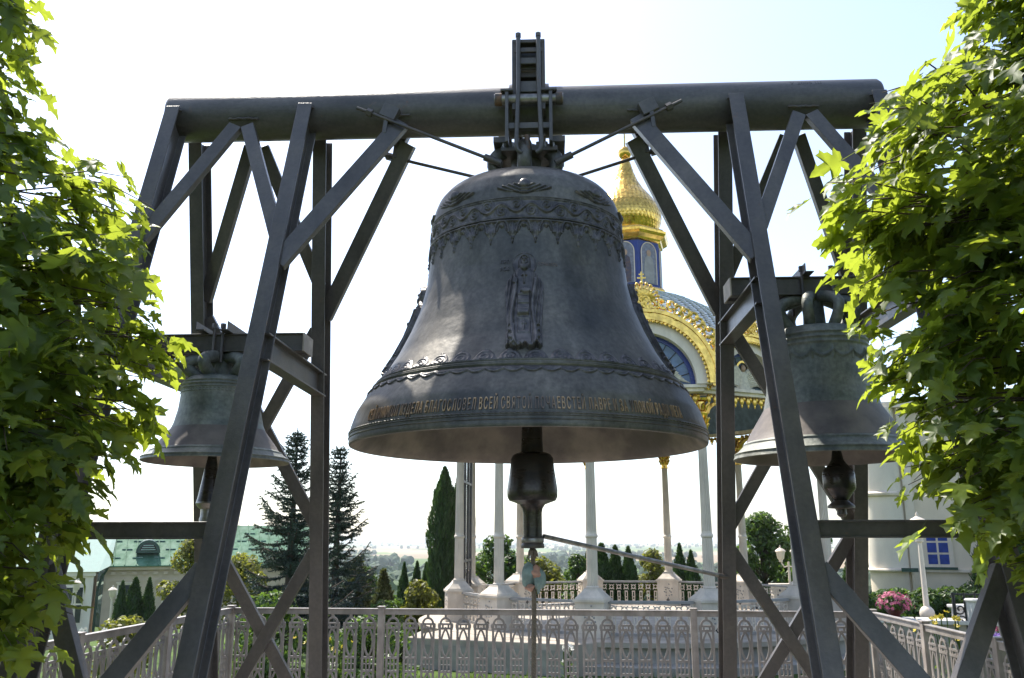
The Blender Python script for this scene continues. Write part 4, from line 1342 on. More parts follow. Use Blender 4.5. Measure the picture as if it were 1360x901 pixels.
for arr in rb_.v:
    c_ = -0.045 if arr[:, 1].mean() < 0.03 else 0.105
    arr[:, 1] = c_ + (arr[:, 1] - c_) * 0.3
ROBE = mesh_of('figure_relief', rb_, 'wing_cream', smooth=60)
ha = half_ring(0.15, 0.20, -0.04, 0.10, 24, 0, 2 * math.pi)
HALO = mesh_of('halo', ha, 'gold', smooth=40)
fr = MB()                                              # lace frieze under the cornice
for q in range(13):
    x = -CH / 2 + 0.12 + q * (CH - 0.24) / 12
    fr.ball((x, -0.02, -0.10), 0.065, 6, 5, (1, 0.4, 1.4)); fr.ball((x + 0.07, -0.02, -0.05), 0.045, 6, 4, (1, 0.4, 1))
    fr.ball((x, -0.02, -0.20), 0.035, 6, 4, (0.8, 0.4, 1.5))
FRZ = mesh_of('gilded_frieze', fr, 'gold_leaf', smooth=True)
cn = MB().box(-CH / 2 - 0.05, CH / 2 + 0.05, -0.20, 0.14, -0.02, 0.05)
cn.box(-CH / 2 - 0.09, CH / 2 + 0.09, -0.27, 0.14, 0.052, 0.115)
CORN = mesh_of('cornice', cn, 'white_paint')
la = half_ring(0.98, 1.10, -0.06, 0.06, 30, 0, math.pi, 0.34)
LARC = mesh_of('lower_arch', la, 'gold_dark', smooth=40)
for k, a in enumerate(ANG):
    M = local(a, GR, PZ)
    p = put('pedestal', PED, M, pav)
    put('pedestal_cap', FLARE, M, p)
    for q in range(2):                                   # ornament on the outer and inner face
        Mq = M @ np.array(Matrix.Rotation(q * math.pi, 4, 'Z'))
        put('pedestal_ornament', TRAC, Mq, p); put('cross_recess', CROSSREC, Mq, p)
    c = put('column', COLM, M, pav)
    put('capital', CAPM, M, c)
    am = a + R(15)
    rm = GR * math.cos(R(15))
    Mb = local(am, rm, PZ)
    if not (3 <= ((math.degrees(am) - 2.76) % 360 - 190) / 10 <= 4.0 and False):
        br = put('balustrade_rail', RAILM, Mb, pav)
        for j in range(bal_n):
            T = np.eye(4); T[0, 3] = -span / 2 + span * (j + 0.5) / bal_n
            put('baluster', BALU, Mb @ T, br)
    deg = round((math.degrees(am) - 2.76) % 360)
    porch = deg in (265, 355, 85, 175)
    Mk = local(am, rm + (0.34 if porch else 0.10), 4.74) @ np.diag([1.19 if porch else 0.86, 1.0, 1.17 if porch else 0.88, 1.0])
    put('cornice', CORN, local(am, rm + (0.20 if porch else 0), 4.62), pav)
    put('gilded_frieze', FRZ, local(am, rm + 0.12, 4.60), pav)
    kk = put('arch', BARREL, Mk, pav)
    put('archivolt', ARCH, Mk, kk)
    put('gilded_foliage', ORN, Mk, kk)
    lun = put('lunette', LUN if k % 2 else LUNB, Mk @ np.array(Matrix.Translation((0, 0.10, 0))), pav)
    for nm, me in (('lunette_border', BORD), ('lunette_tracery', MULL), ('wing_relief', WING), ('figure_relief', ROBE), ('painted_head', HEAD)):
        put(nm, me, Mk @ np.array(Matrix.Translation((0, 0.10, 0))), lun)
    put('halo', HALO, Mk @ np.array(Matrix.Translation((0, 0.10, 0.56))), lun)
    put('lower_arch', LARC, local(am, rm, 4.20), pav)
# glazed screen between the two left columns
aS = R(175) + PH
Ms = local(aS, GR * math.cos(R(15)), PZ)
gl = MB().box(-0.86, 0.86, 0.005, 0.012, 0.75, 4.3)
gm = bpy.data.materials.new('screen_glass'); gm.use_nodes = True
gb = gm.node_tree.nodes['Principled BSDF']
gb.inputs['Transmission Weight'].default_value = 1.0; gb.inputs['Roughness'].default_value = 0.02; gb.inputs['Base Color'].default_value = (0.93, 0.96, 0.96, 1); gb.inputs['IOR'].default_value = 1.05
MAT['screen_glass'] = gm
scr = put('glazed_screen', mesh_of('glazed_screen', gl, 'screen_glass'), Ms, pav)
sf_ = MB()
for x in (-0.86, -0.30, 0.30, 0.86):
    sf_.box(x - 0.035, x + 0.035, -0.03, 0.04, 0.70, 4.3)
for z in (0.72, 1.35, 3.3, 4.28):
    sf_.box(-0.86, 0.86, -0.025, 0.035, z - 0.03, z + 0.03)
for s in (-1, 1):
    sf_.bar((s * 0.30, 0, 1.35), (0, 0, 1.05), 0.05, 0.05, (0, 1, 0)); sf_.bar((s * 0.86, 0, 1.35), (s * 0.58, 0, 1.05), 0.05, 0.05, (0, 1, 0))
put('screen_frame', mesh_of('screen_frame', sf_, 'steel_dark'), Ms, scr)

# roof: dome shell with overlapping diamond tiles
RPROF = [(4.14, 4.74), (4.13, 5.05), (4.02, 5.45), (3.74, 5.92), (3.30, 6.40), (2.78, 6.90), (2.2, 7.32), (1.6, 7.66), (1.1, 7.86), (0.9, 7.93)]
roof = obj('roof', MB().lathe(RPROF, 72, (GX, GY, 0)), 'roof_scale', pav, smooth=50)
obj('ceiling', MB().lathe([(r_ - 0.10, z - 0.10) for r_, z in RPROF] + [(0.02, 7.82)], 60, (GX, GY, 0)), 'lunette_blue', pav, smooth=60)
rp = np.array(RPROF)
seg = np.concatenate([[0], np.cumsum(np.hypot(*np.diff(rp, axis=0).T))])
tile_h = 0.19
nrow = int(seg[-1] / (tile_h * 0.62))
tiles = []
for i in range(nrow):
    s0 = (i + 0.2) * tile_h * 0.62
    r_, z = np.interp(s0, seg, rp[:, 0]), np.interp(s0, seg, rp[:, 1])
    r2, z2 = np.interp(s0 + 0.05, seg, rp[:, 0]), np.interp(s0 + 0.05, seg, rp[:, 1])
    up = unit((r2 - r_, z2 - z))
    nt_ = max(10, int(2 * math.pi * r_ / 0.23))
    for j in range(nt_):
        a = 2 * math.pi * (j + 0.5 * (i % 2)) / nt_
        tiles.append((a, r_, z, up, 2 * math.pi * r_ / nt_))
camv = np.array(CAM[:2]) - np.array((GX, GY))
base_a = math.atan2(camv[1], camv[0])
tm = MB()
hw_, hh_ = 0.5, 0.5
tm.add([(0, 0.012, -0.5), (0.5, 0.008, 0.0), (0, 0.0, 0.5), (-0.5, 0.008, 0.0), (0, 0.034, -0.49), (0.48, 0.026, 0.0), (0, 0.006, 0.49), (-0.48, 0.026, 0.0)],
       [(4, 5, 6, 7), (0, 1, 5, 4), (1, 2, 6, 5), (2, 3, 7, 6), (3, 0, 4, 7)])
TILE = mesh_of('roof_tile', tm, 'roof_scale')
rest = MB()
def tile_matrix(a, r_, z, up, w_):
    rad = vec((math.cos(a), math.sin(a), 0))
    tz = unit(rad * up[0] + vec((0, 0, up[1])))
    tx = vec((-math.sin(a), math.cos(a), 0))
    ny_ = np.cross(tz, tx) * -1
    if ny_ @ rad + ny_[2] < 0:
        ny_ = -ny_
    M = np.eye(4)
    M[:3, 0] = tx * w_ * 1.02; M[:3, 1] = ny_; M[:3, 2] = tz * tile_h * 1.28; M[:3, 3] = P3(a, r_, z)
    return M
scored = []
for t_ in tiles:
    da = (t_[0] - base_a + math.pi) % (2 * math.pi) - math.pi
    x_ = GX + t_[1] * math.cos(t_[0])
    vis = math.cos(da) > -0.25 and 2.6 < x_ < 6.6 and t_[2] > 5.1
    scored.append((0 if vis else 1, -math.cos(da), t_))
scored.sort(key=lambda q: (q[0], q[1]))
for i, (v_, _, t_) in enumerate(scored):
    M = tile_matrix(*t_)
    if i < 300:
        put('roof_tile', TILE, M, roof)
    else:
        rest.merge(tm, M)
obj('roof_tiles', rest, 'roof_scale', roof, kind='stuff')
# drum with icon panels
DR = 0.90
drum = MB().lathe([(DR + 0.12, 7.86), (DR + 0.12, 7.98), (DR + 0.03, 8.0), (DR, 8.02), (DR, 9.32)], 8, (GX + 0.03, GY, 0), phase=R(22.5) - R(12))
dro = obj('drum', drum, 'blue_enamel', pav)
obj('drum_base', MB().lathe([(DR + 0.14, 7.88), (DR + 0.15, 7.96), (DR + 0.10, 8.02), (DR + 0.02, 8.05)], 8, (GX + 0.03, GY, 0), phase=R(22.5) - R(12)), 'gold', dro)
obj('drum_cornice', MB().lathe([(DR, 9.28), (DR + 0.07, 9.31), (DR + 0.09, 9.36), (DR + 0.20, 9.43), (DR + 0.24, 9.50), (DR + 0.25, 9.56), (DR + 0.17, 9.60), (DR + 0.15, 9.64), (DR - 0.1, 9.70)], 8, (GX + 0.03, GY, 0), phase=R(22.5) - R(12)), 'gold', dro)
ap = DR * math.cos(R(22.5))
side = 2 * DR * math.sin(R(22.5))
def flat_icon(z0, z1, hw, y):
    m = MB(); n_ = 12
    V = [(-hw, y, z0), (hw, y, z0)] + [(hw * math.cos(a), y, z1 - hw + hw * math.sin(a) * 1.1) for a in np.linspace(0, math.pi, n_)]
    V2 = [(x, y - 0.012, z) for x, _, z in V]
    N = len(V)
    m.add(V + V2, [tuple(range(N, 2 * N))] + [(i, (i + 1) % N, N + (i + 1) % N, N + i) for i in range(N)])
    return m
IC = mesh_of('icon_panel', flat_icon(8.12, 9.22, side * 0.36, -0.004), 'icon_ground')
trm = MB()
pts = [(-side * 0.36, -0.02, 8.12)] + [(-side * 0.36, -0.02, 8.82)] + [(side * 0.36 * math.cos(a), -0.02, 9.22 - side * 0.36 + side * 0.36 * 1.1 * math.sin(a)) for a in np.linspace(math.pi, 0, 12)] + [(side * 0.36, -0.02, 8.12)]
trm.tube(pts, 0.014, 6)
ICT = mesh_of('icon_trim', trm, 'white_paint', smooth=40)
fg = MB().add([(-0.15, -0.022, 8.14), (0.15, -0.022, 8.14), (0.17, -0.022, 8.5), (0.13, -0.022, 8.8), (0.05, -0.022, 8.88), (-0.05, -0.022, 8.88), (-0.13, -0.022, 8.8), (-0.17, -0.022, 8.5)], [tuple(range(8))])
ICF = mesh_of('painted_robe', fg, 'icon_robe')
ICG = mesh_of('painted_robe', fg, 'grey_rail')
fh = MB(); V = [(0.075 * math.cos(a), -0.026, 8.95 + 0.09 * math.sin(a)) for a in np.linspace(0, 2 * math.pi, 16, endpoint=False)]
fh.add(V, [tuple(range(16))])
ICH = mesh_of('painted_face', fh, 'icon_skin')
for q in range(8):
    a = R(45 * q) - R(12) + R(45)
    M = np.eye(4)
    y = vec((-math.cos(a), -math.sin(a), 0))
    M[:3, 0] = np.cross(y, (0, 0, 1)); M[:3, 1] = y; M[:3, 2] = (0, 0, 1)
    M[:3, 3] = (GX + 0.03 + ap * math.cos(a), GY + ap * math.sin(a), 0)
    ic = put('icon_panel', IC, M, dro)
    for me in ((ICT, ICF, ICH) if q % 2 else (ICT, ICG, ICH)):
        put(me.name.split('.')[0], me, M, ic)
# onion dome with scales
OP = [(0.76, 9.66), (0.83, 9.80), (0.90, 9.98), (0.93, 10.16), (0.915, 10.32), (0.84, 10.50), (0.67, 10.76), (0.48, 11.00), (0.325, 11.26), (0.215, 11.54), (0.145, 11.80), (0.09, 11.96)]
on = obj('onion_dome', MB().lathe(OP, 48, (GX + 0.03, GY, 0)), 'gold', pav, smooth=60)
sc_ = MB()
op = np.array(OP); seg2 = np.concatenate([[0], np.cumsum(np.hypot(*np.diff(op, axis=0).T))])
s0 = 0.02; i = 0
while s0 < seg2[-1] - 0.05:
    r_, z = np.interp(s0, seg2, op[:, 0]), np.interp(s0, seg2, op[:, 1])
    r2, z2 = np.interp(s0 + 0.04, seg2, op[:, 0]), np.interp(s0 + 0.04, seg2, op[:, 1])
    up = unit((r2 - r_, z2 - z)); nrm = np.array((up[1], -up[0]))
    n_ = max(10, int(2 * math.pi * r_ / 0.115))
    th_ = 0.055 + 0.02 * r_
    for j in range(n_):
        a = 2 * math.pi * (j + 0.5 * (i % 2)) / n_
        rad = vec((math.cos(a), math.sin(a), 0)); tx = vec((-math.sin(a), math.cos(a), 0)) * (math.pi * r_ / n_)
        c = vec((GX + 0.03 + r_ * math.cos(a), GY + r_ * math.sin(a), z))
        U = rad * up[0] + vec((0, 0, up[1])); Nn = rad * nrm[0] + vec((0, 0, nrm[1]))
        jit = RNG.uniform(0.004, 0.008)
        sc_.add([c - U * th_ + Nn * jit, c + tx + Nn * 0.003, c + U * th_ * 1.2 + Nn * 0.002, c - tx + Nn * 0.003, c + Nn * (jit + 0.003)], [(0, 1, 4), (1, 2, 4), (2, 3, 4), (3, 0, 4)])
    s0 += th_ * 1.0; i += 1
obj('dome_scales', sc_, 'gold', on, kind='stuff')
obj('finial_ball', MB().ball((GX + 0.03, GY, 12.13), 0.19, 24, 16).lathe([(0.09, 11.90), (0.075, 11.95), (0.11, 11.97), (0.08, 12.0)], 20, (GX + 0.03, GY, 0)), 'gold', on, smooth=50)
cx_ = GX + 0.03
crs = MB().box(cx_ - 0.02, cx_ + 0.02, GY - 0.02, GY + 0.02, 12.30, 13.25).box(cx_ - 0.26, cx_ + 0.26, GY - 0.016, GY + 0.016, 12.86, 12.91).box(cx_ - 0.14, cx_ + 0.14, GY - 0.017, GY + 0.017, 13.04, 13.08)
obj('finial_cross', crs, 'gold', on)
# ------------------------------------------------------------------ planting behind the fence
def norm_rows(a):
    return a / (np.linalg.norm(a, axis=1)[:, None] + 1e-9)
def leaf_cloud(rs, n, shape, size, up=0.3, elong=1.6):
    """n small leaf faces; shape(rs, n) gives positions and outward directions"""
    p, d = shape(rs, n)
    d = norm_rows(d + np.array((0, 0, up)) + rs.normal(size=(n, 3)) * 0.55)
    t = norm_rows(np.cross(d, rs.normal(size=(n, 3))))
    b = np.cross(d, t)
    s = (size * rs.uniform(0.6, 1.35, n))[:, None]
    V = np.stack([p - t * s * elong * 0.5, p + b * s * 0.42 + d * s * 0.1, p + t * s * elong * 0.5, p - b * s * 0.42 + d * s * 0.1], 1).reshape(-1, 3)
    m = MB(); m.v = [V]; m.n = len(V)
    m.f = [q for i in range(n) for q in ((4 * i, 4 * i + 1, 4 * i + 2), (4 * i, 4 * i + 2, 4 * i + 3))]
    return m
def lobes_shape(lobes):
    L = np.array(lobes); w = L[:, 3] ** 2; w = w / w.sum()
    def f(rs, n):
        l = L[rs.choice(len(L), n, p=w)]
        d = norm_rows(rs.normal(size=(n, 3)))
        k = rs.uniform(0.55, 1.0, n) ** 0.5
        return l[:, :3] + d * (l[:, 3] * k)[:, None] * np.array((1, 1, 0.85)), d
    return f
def tree_meshes(seed, h, w, leaves, size, mat, trunk_h=0.3, nl=30):
    """a leafy tree h high and w wide, standing at the origin"""
    rs = np.random.default_rng(seed)
    tr = MB()
    tr.tube([(0, 0, -0.6), (0.02, 0, h * 0.3), (0.05 * w, 0.03, h * 0.62), (0.02, 0.02, h * 0.85)], [0.035 * h, 0.028 * h, 0.016 * h, 0.006 * h], 8)
    lobes = []
    for q in range(nl):
        a = rs.uniform(0, 2 * math.pi); t = rs.uniform(trunk_h, 0.95)
        prof = math.sin(math.pi * (0.12 + 0.88 * (t - trunk_h) / (1 - trunk_h)) ** 0.8)
        r = w * 0.5 * prof * rs.uniform(0.25, 0.95)
        c = np.array((r * math.cos(a), r * math.sin(a), t * h))
        lobes.append((*c, w * rs.uniform(0.09, 0.20)))
        tr.tube([(0, 0, h * t * 0.6), tuple(c * np.array((0.5, 0.5, 0)) + np.array((0, 0, h * t * 0.85))), tuple(c)], [0.012 * h, 0.008 * h, 0.003 * h], 5)
    cl = leaf_cloud(rs, leaves, lobes_shape(lobes), size)
    return mesh_of('trunk', tr, 'bark', smooth=True), mesh_of('crown', cl, mat)
def thuja_meshes(seed, n, mat='thuja_leaf', ragged=0.15, tip=1.25, size=0.07):
    """unit thuja: 1 high, 1 wide, a pointed column of upright sprays"""
    rs = np.random.default_rng(seed)
    ph = rs.uniform(0, 6, 8)
    t = rs.uniform(0, 1, n) ** 0.85; a = rs.uniform(0, 2 * math.pi, n)
    prof = np.minimum(1, (t + 0.05) / 0.18) ** 0.5 * (1 - np.maximum(0, (t - 0.25) / 0.75) ** tip)
    lump = 1 + ragged * (np.sin(a * 3 + ph[0] + t * 9) + 0.7 * np.sin(a * 5 + ph[1] - t * 17) + 0.6 * np.sin(t * 40 + a * 2 + ph[2]))
    r = 0.5 * prof * lump * rs.uniform(0.80, 1.04, n)
    p = np.stack([r * np.cos(a), r * np.sin(a), t * 0.97], -1)
    rad = np.stack([np.cos(a), np.sin(a), 0 * a], -1); tan = np.stack([-np.sin(a), np.cos(a), 0 * a], -1)
    s = (size * rs.uniform(0.5, 1.3, n))[:, None]
    sw = norm_rows(rad * rs.uniform(-0.5, 1.0, n)[:, None] + tan * rs.normal(size=n)[:, None] * 0.9)
    up = norm_rows(np.array((0, 0, 1.0)) + rad * rs.uniform(0.1, 0.7, n)[:, None] + rs.normal(size=(n, 3)) * 0.25)
    upl = up * np.array((1, 1, 0.36)) * s * 1.3
    V = np.stack([p - sw * s * 0.45, p + sw * s * 0.45, p + upl + sw * s * 0.22, p + upl * 1.35, p + upl - sw * s * 0.22], 1).reshape(-1, 3)
    F = [tuple(range(5 * i, 5 * i + 5)) for i in range(n)]
    core = MB().lathe([(0.02, 0.0), (0.30, 0.02), (0.40, 0.15), (0.40, 0.28), (0.32, 0.5), (0.2, 0.74), (0.06, 0.90), (0.01, 0.93)], 10)
    return mesh_of('crown', MB().add(V, F).merge(core), mat), mesh_of('trunk', MB().tube([(0, 0, -0.15), (0, 0, 0.2)], [0.05, 0.04], 7), 'bark')
TH = [thuja_meshes(40 + k, 5200) for k in range(3)]
TB = thuja_meshes(50, 11000, size=0.05, ragged=0.09, tip=3.6)
JU = [thuja_meshes(60 + k, 3600, 'juniper_leaf', 0.22, 0.95, 0.10) for k in range(2)]
def place(name, label, cat, meshes, x, y, h, w, group=None, z=None, rz=None, scale=True):
    z = float(ground_z(x, y)) if z is None else z
    t = thing(name, label, cat, (x, y, z), random.uniform(0, 6.28) if rz is None else rz, group)
    for me in meshes:
        o = bpy.data.objects.new(me.name.split('.')[0], me)
        COL.objects.link(o); o.parent = t
    t.scale = (w, w, h) if scale else (1, 1, 1)
    return t
def col_thuja(x, y, ztop, w, label, k=0, meshes=None, group='clipped thujas', nm='thuja'):
    z = float(ground_z(x, y)) - 0.05
    return place(nm, label, 'thuja', meshes or TH[k % 3], x, y, ztop - z, w, group, z)
col_thuja(-3.20, 21.9, 3.95, 0.98, 'tall dark thuja column left of the pavilion', meshes=TB, group=None)
col_thuja(-2.72, 22.6, 4.05, 0.8, 'dark thuja behind the leftmost pavilion columns', meshes=TB, group=None)
col_thuja(-4.72, 23.7, 0.90, 0.50, 'leftmost of three small thujas left of the tall dark thuja', 0)
col_thuja(-4.32, 23.9, 0.93, 0.56, 'middle one of three small thujas left of the tall dark thuja', 1)
col_thuja(-3.98, 23.6, 0.90, 0.52, 'small thuja right beside the tall dark thuja', 2)
col_thuja(2.02, 27.0, 1.50, 1.15, 'thuja behind the front pavilion column, first of three', 0)
col_thuja(2.55, 27.3, 1.42, 0.95, 'thuja between two others behind the pavilion balustrade', 1)
col_thuja(3.00, 27.0, 1.38, 0.85, 'pointed thuja behind the stay rod, last of three', 2)
col_thuja(1.55, 27.6, 1.30, 0.7, 'dark narrow thuja behind the front pavilion column', 2)
col_thuja(4.85, 26.8, 1.48, 0.75, 'thuja beside the slim rear pavilion column', 1)
col_thuja(5.20, 26.5, 1.25, 0.75, 'dark thuja just left of the rear right steel leg', 0)
place('juniper', 'yellowish ragged juniper beside the right spruce', 'juniper', JU[0], -4.55, 15.7, 2.05, 0.95)
place('juniper', 'smaller brownish juniper in front of the small thujas', 'juniper', JU[1], -4.28, 17.7, 1.75, 0.75)
place('juniper', 'low dark juniper under the spruce branches', 'juniper', JU[1], -4.95, 17.0, 1.9, 0.9)
col_thuja(-17.35, 30.1, 0.02, 0.72, 'leftmost of three thujas before the green roofed house', 0, group='thujas before the house')
col_thuja(-16.90, 30.3, 0.14, 1.15, 'middle and broadest of three thujas before the green roofed house', 1, group='thujas before the house')
col_thuja(-16.42, 30.5, 0.12, 0.8, 'rightmost of three thujas before the green roofed house', 2, group='thujas before the house')
col_thuja(-19.6, 27.5, -0.55, 0.8, 'thuja at far left beside the steel leg', 0, group='thujas before the house')
def leafy(name, label, seed, x, y, ztop, w, leaves, size, mat='tree_leaf', th=0.25, cat='tree', z=None):
    z = float(ground_z(x, y)) if z is None else z
    a, b = tree_meshes(seed, ztop - z, w, leaves, size, mat, th)
    t = thing(name, label, cat, (x, y, z), 0)
    for me in (a, b):
        o = bpy.data.objects.new(me.name.split('.')[0], me); COL.objects.link(o); o.parent = t
    return t
leafy('leafy_tree', 'yellow green leafy tree in front of the green roofed house', 1, -13.75, 29.0, 1.75, 3.0, 5200, 0.13, 'yellow_leaf', 0.1)
leafy('leafy_tree', 'leafy tree between the left front leg and the spruce', 2, -10.9, 25.5, 1.05, 3.0, 4200, 0.12, 'yellow_leaf', 0.1)
leafy('leafy_tree', 'bright green tree behind the left pavilion columns', 3, -1.75, 28.0, 1.75, 2.7, 4200, 0.13, 'tree_leaf', 0.1)
leafy('leafy_tree', 'low green tree behind the clapper rope', 4, -0.3, 30.0, 0.85, 2.6, 3200, 0.13, 'yellow_leaf', 0.1)
leafy('leafy_bush', 'round bush left of the front pavilion column', 5, 1.15, 26.6, 1.05, 1.5, 2600, 0.10, 'tree_leaf', 0.05, 'bush')
leafy('leafy_bush', 'broad yellow green bush between the thuja groups', 6, 3.9, 27.9, 1.15, 1.75, 3200, 0.10, 'yellow_leaf', 0.05, 'bush')
leafy('leafy_tree', 'rounded green tree right of the rear right leg', 7, 8.35, 29.1, 2.65, 3.3, 6500, 0.13, 'tree_leaf', 0.08)
leafy('leafy_tree', 'small leafy tree behind the white lamp post', 8, 9.9, 31.0, 1.75, 2.2, 3400, 0.13, 'tree_leaf', 0.08)
leafy('leafy_tree', 'dark leafy tree behind the right pavilion column', 9, 11.3, 33.0, 2.3, 2.6, 3000, 0.13, 'tree_leaf', 0.1)
leafy('leafy_bush', 'yellow green bush behind the left fence', 12, -6.3, 7.6, 0.42, 1.5, 1800, 0.07, 'yellow_leaf', 0.02, 'bush')
leafy('leafy_bush', 'dark bush under the left spruce', 13, -4.6, 9.4, 0.60, 2.0, 3000, 0.07, 'tree_leaf', 0.02, 'bush')
leafy('leafy_bush', 'dark green bush behind the middle fence panels', 14, -2.9, 9.0, 0.30, 1.9, 2800, 0.07, 'tree_leaf', 0.02, 'bush')

leafy('leafy_bush', 'green bush between the right spruce and the small thujas', 15, -5.3, 20.0, 0.72, 2.0, 3600, 0.09, 'tree_leaf', 0.02, 'bush')
leafy('leafy_bush', 'green bush in front of the small thujas, left of the tall thuja', 16, -3.75, 20.4, 0.38, 1.5, 3000, 0.09, 'yellow_leaf', 0.02, 'bush')
leafy('leafy_bush', 'wide dark bush low between spruces and pavilion steps', 17, -3.4, 13.5, 0.28, 1.7, 3200, 0.08, 'tree_leaf', 0.02, 'bush')
# spruces
def spruce(label, x, y, ztop, w, seed, low_blue=True):
    rs = np.random.default_rng(seed)
    z0 = float(ground_z(x, y)); H = ztop - z0
    t = thing('spruce_tree', label, 'spruce', (x, y, z0), 0)
    tr = MB().tube([(0, 0, -0.3), (0, 0, H * 0.5), (0.01, 0, H * 0.92), (0.0, 0.0, H)], [0.11, 0.07, 0.018, 0.006], 8)
    obj('trunk', tr, 'bark', t, smooth=True, world=False)
    V, F = [], []
    V2, F2 = [], []
    br = MB()
    zc = 0.10 * H
    while zc < H * 0.97:
        f = 1 - zc / H
        L0 = w * 0.5 * (f ** 0.85) + 0.05
        nb = int(rs.integers(3, 7))
        a0 = rs.uniform(0, 6.28)
        for q in range(nb):
            a = a0 + 2 * math.pi * q / nb + rs.normal() * 0.2
            L = L0 * rs.uniform(0.5, 1.22)
            rad = np.array((math.cos(a), math.sin(a), 0)); tan = np.array((-math.sin(a), math.cos(a), 0))
            tilt = 0.75 - 1.15 * f ** 0.6 + rs.normal() * 0.22
            curv = 0.30 + rs.normal() * 0.12
            ns = max(4, int(L / 0.065))
            prev = np.array((0, 0, zc))
            pts = []
            for i in range(ns + 1):
                s = i / ns
                p = np.array((0, 0, zc)) + rad * L * s + np.array((0, 0, L * (tilt * s * 0.55 + curv * s * s - 0.10 * math.sin(s * 3.0))))
                pts.append(p)
            br.tube(pts[::max(1, ns // 4)] + [pts[-1]], 0.008 + 0.008 * f, 4, False)
            for i in range(1, ns + 1):
                s = i / ns
                p = pts[i]
                for side in (-1, 1):
                    sl = (0.07 + 0.34 * L * (1 - s) ** 0.7 * (0.3 + s)) * rs.uniform(0.4, 1.3)
                    if s > 0.93: sl *= 0.7
                    dd = unit(rad * 0.75 + tan * side * 0.8 + np.array((0, 0, rs.uniform(-0.35, 0.15))))
                    nn = max(6, int(sl / 0.0055))
                    blue = f > 0.62 and rs.random() < 0.5 and low_blue
                    c = p + dd * (sl * (np.arange(nn)[:, None] + 0.5) / nn)
                    nd = norm_rows(rs.normal(size=(nn, 3)) + dd * 0.9 + np.array((0, 0, 0.25)))
                    ln = 0.052 * rs.uniform(0.7, 1.3, (nn, 1))
                    sd = norm_rows(np.cross(nd, rs.normal(size=(nn, 3)))) * 0.0095
                    (V2 if blue else V).append(np.stack([c - sd, c + sd, c + nd * ln], 1).reshape(-1, 3))
        zc += H * (0.016 + 0.012 * f) * rs.uniform(0.5, 1.5)
    obj('branches', br, 'bark', t, world=False, kind='stuff')
    for nm, vv, mt in (('crown', V, 'needle'), ('lower_foliage', V2, 'needle_blue')):
        if vv:
            P = np.concatenate(vv)
            m = MB(); m.v = [P]; m.n = len(P); m.f = [(3 * i, 3 * i + 1, 3 * i + 2) for i in range(len(P) // 3)]
            obj(nm, m, mt, t, world=False)
    return t
spruce('taller spruce with drooping branches left of the rear left leg', -4.95, 11.4, 3.87, 2.5, 21)
spruce('spruce with thin leader right of the rear left leg', -4.80, 14.5, 3.85, 2.5, 22)
# ------------------------------------------------------------------ house with the green roof, left
hx0 = vec((-27.05, 47.6, 0)); hx1 = vec((-15.0, 53.4, 0))
hd_ = unit(hx1 - hx0); hn = np.array((hd_[1], -hd_[0], 0))       # hn faces the viewer
house = thing('green_roofed_house', 'cream house with green metal roof and dormer behind left trees', 'house', tuple(hx0 + vec((0, 0, -6.5))))
def hp_(u, n, z):
    return hx0 + hd_ * u + hn * n + vec((0, 0, z))
def hbox(u0, u1, n0, n1, z0, z1):
    P = [hp_(u, n, z) for z in (z0, z1) for u, n in ((u0, n0), (u1, n0), (u1, n1), (u0, n1))]
    return MB().add(P, [(0, 3, 2, 1), (4, 5, 6, 7), (0, 1, 5, 4), (1, 2, 6, 5), (2, 3, 7, 6), (3, 0, 4, 7)])
EZ = 0.10
wl = obj('wall', hbox(0, 13.4, -8, 0, -6.5, EZ - 0.25), 'beige_wall', house)
obj('cornice', hbox(-0.1, 13.5, -0.1, 0.28, EZ - 0.25, EZ), 'beige_wall', house)
obj('frieze', hbox(0.0, 13.4, 0.0, 0.06, EZ - 0.95, EZ - 0.80), 'beige_wall', wl)
for i in range(22):
    obj('dentil', hbox(0.35 + i * 0.6, 0.62 + i * 0.6, 0.0, 0.16, EZ - 0.55, EZ - 0.36), 'beige_wall', wl)
for i in range(5):
    u = 0.85 + i * 2.6
    wf = hbox(u - 0.09, u + 0.89, -0.02, 0.05, -2.95, EZ - 1.05)
    wo = obj('window', wf, 'white_paint', house)
    for (a, b, c, d) in ((0.0, 0.38, -2.85, -1.95), (0.42, 0.80, -2.85, -1.95), (0.0, 0.80, -1.87, -1.15 + EZ)):
        obj('pane', hbox(u + a, u + b, 0.03, 0.058, c, d), 'window_glass', wo)
    obj('window_sill', hbox(u - 0.16, u + 0.96, 0.05, 0.16, -3.06, -2.95), 'white_paint', wo)
    obj('window_hood', hbox(u - 0.16, u + 0.96, 0.05, 0.14, EZ - 1.05, EZ - 0.97), 'white_paint', wo)
    obj('wall_block', hbox(u - 0.75, u - 0.55, 0.0, 0.10, -1.25, -0.85), 'beige_wall', wl)
    obj('wall_vent', hbox(u - 0.45, u - 0.15, 0.0, 0.05, -3.75, -3.3), 'dark_recess', wl)
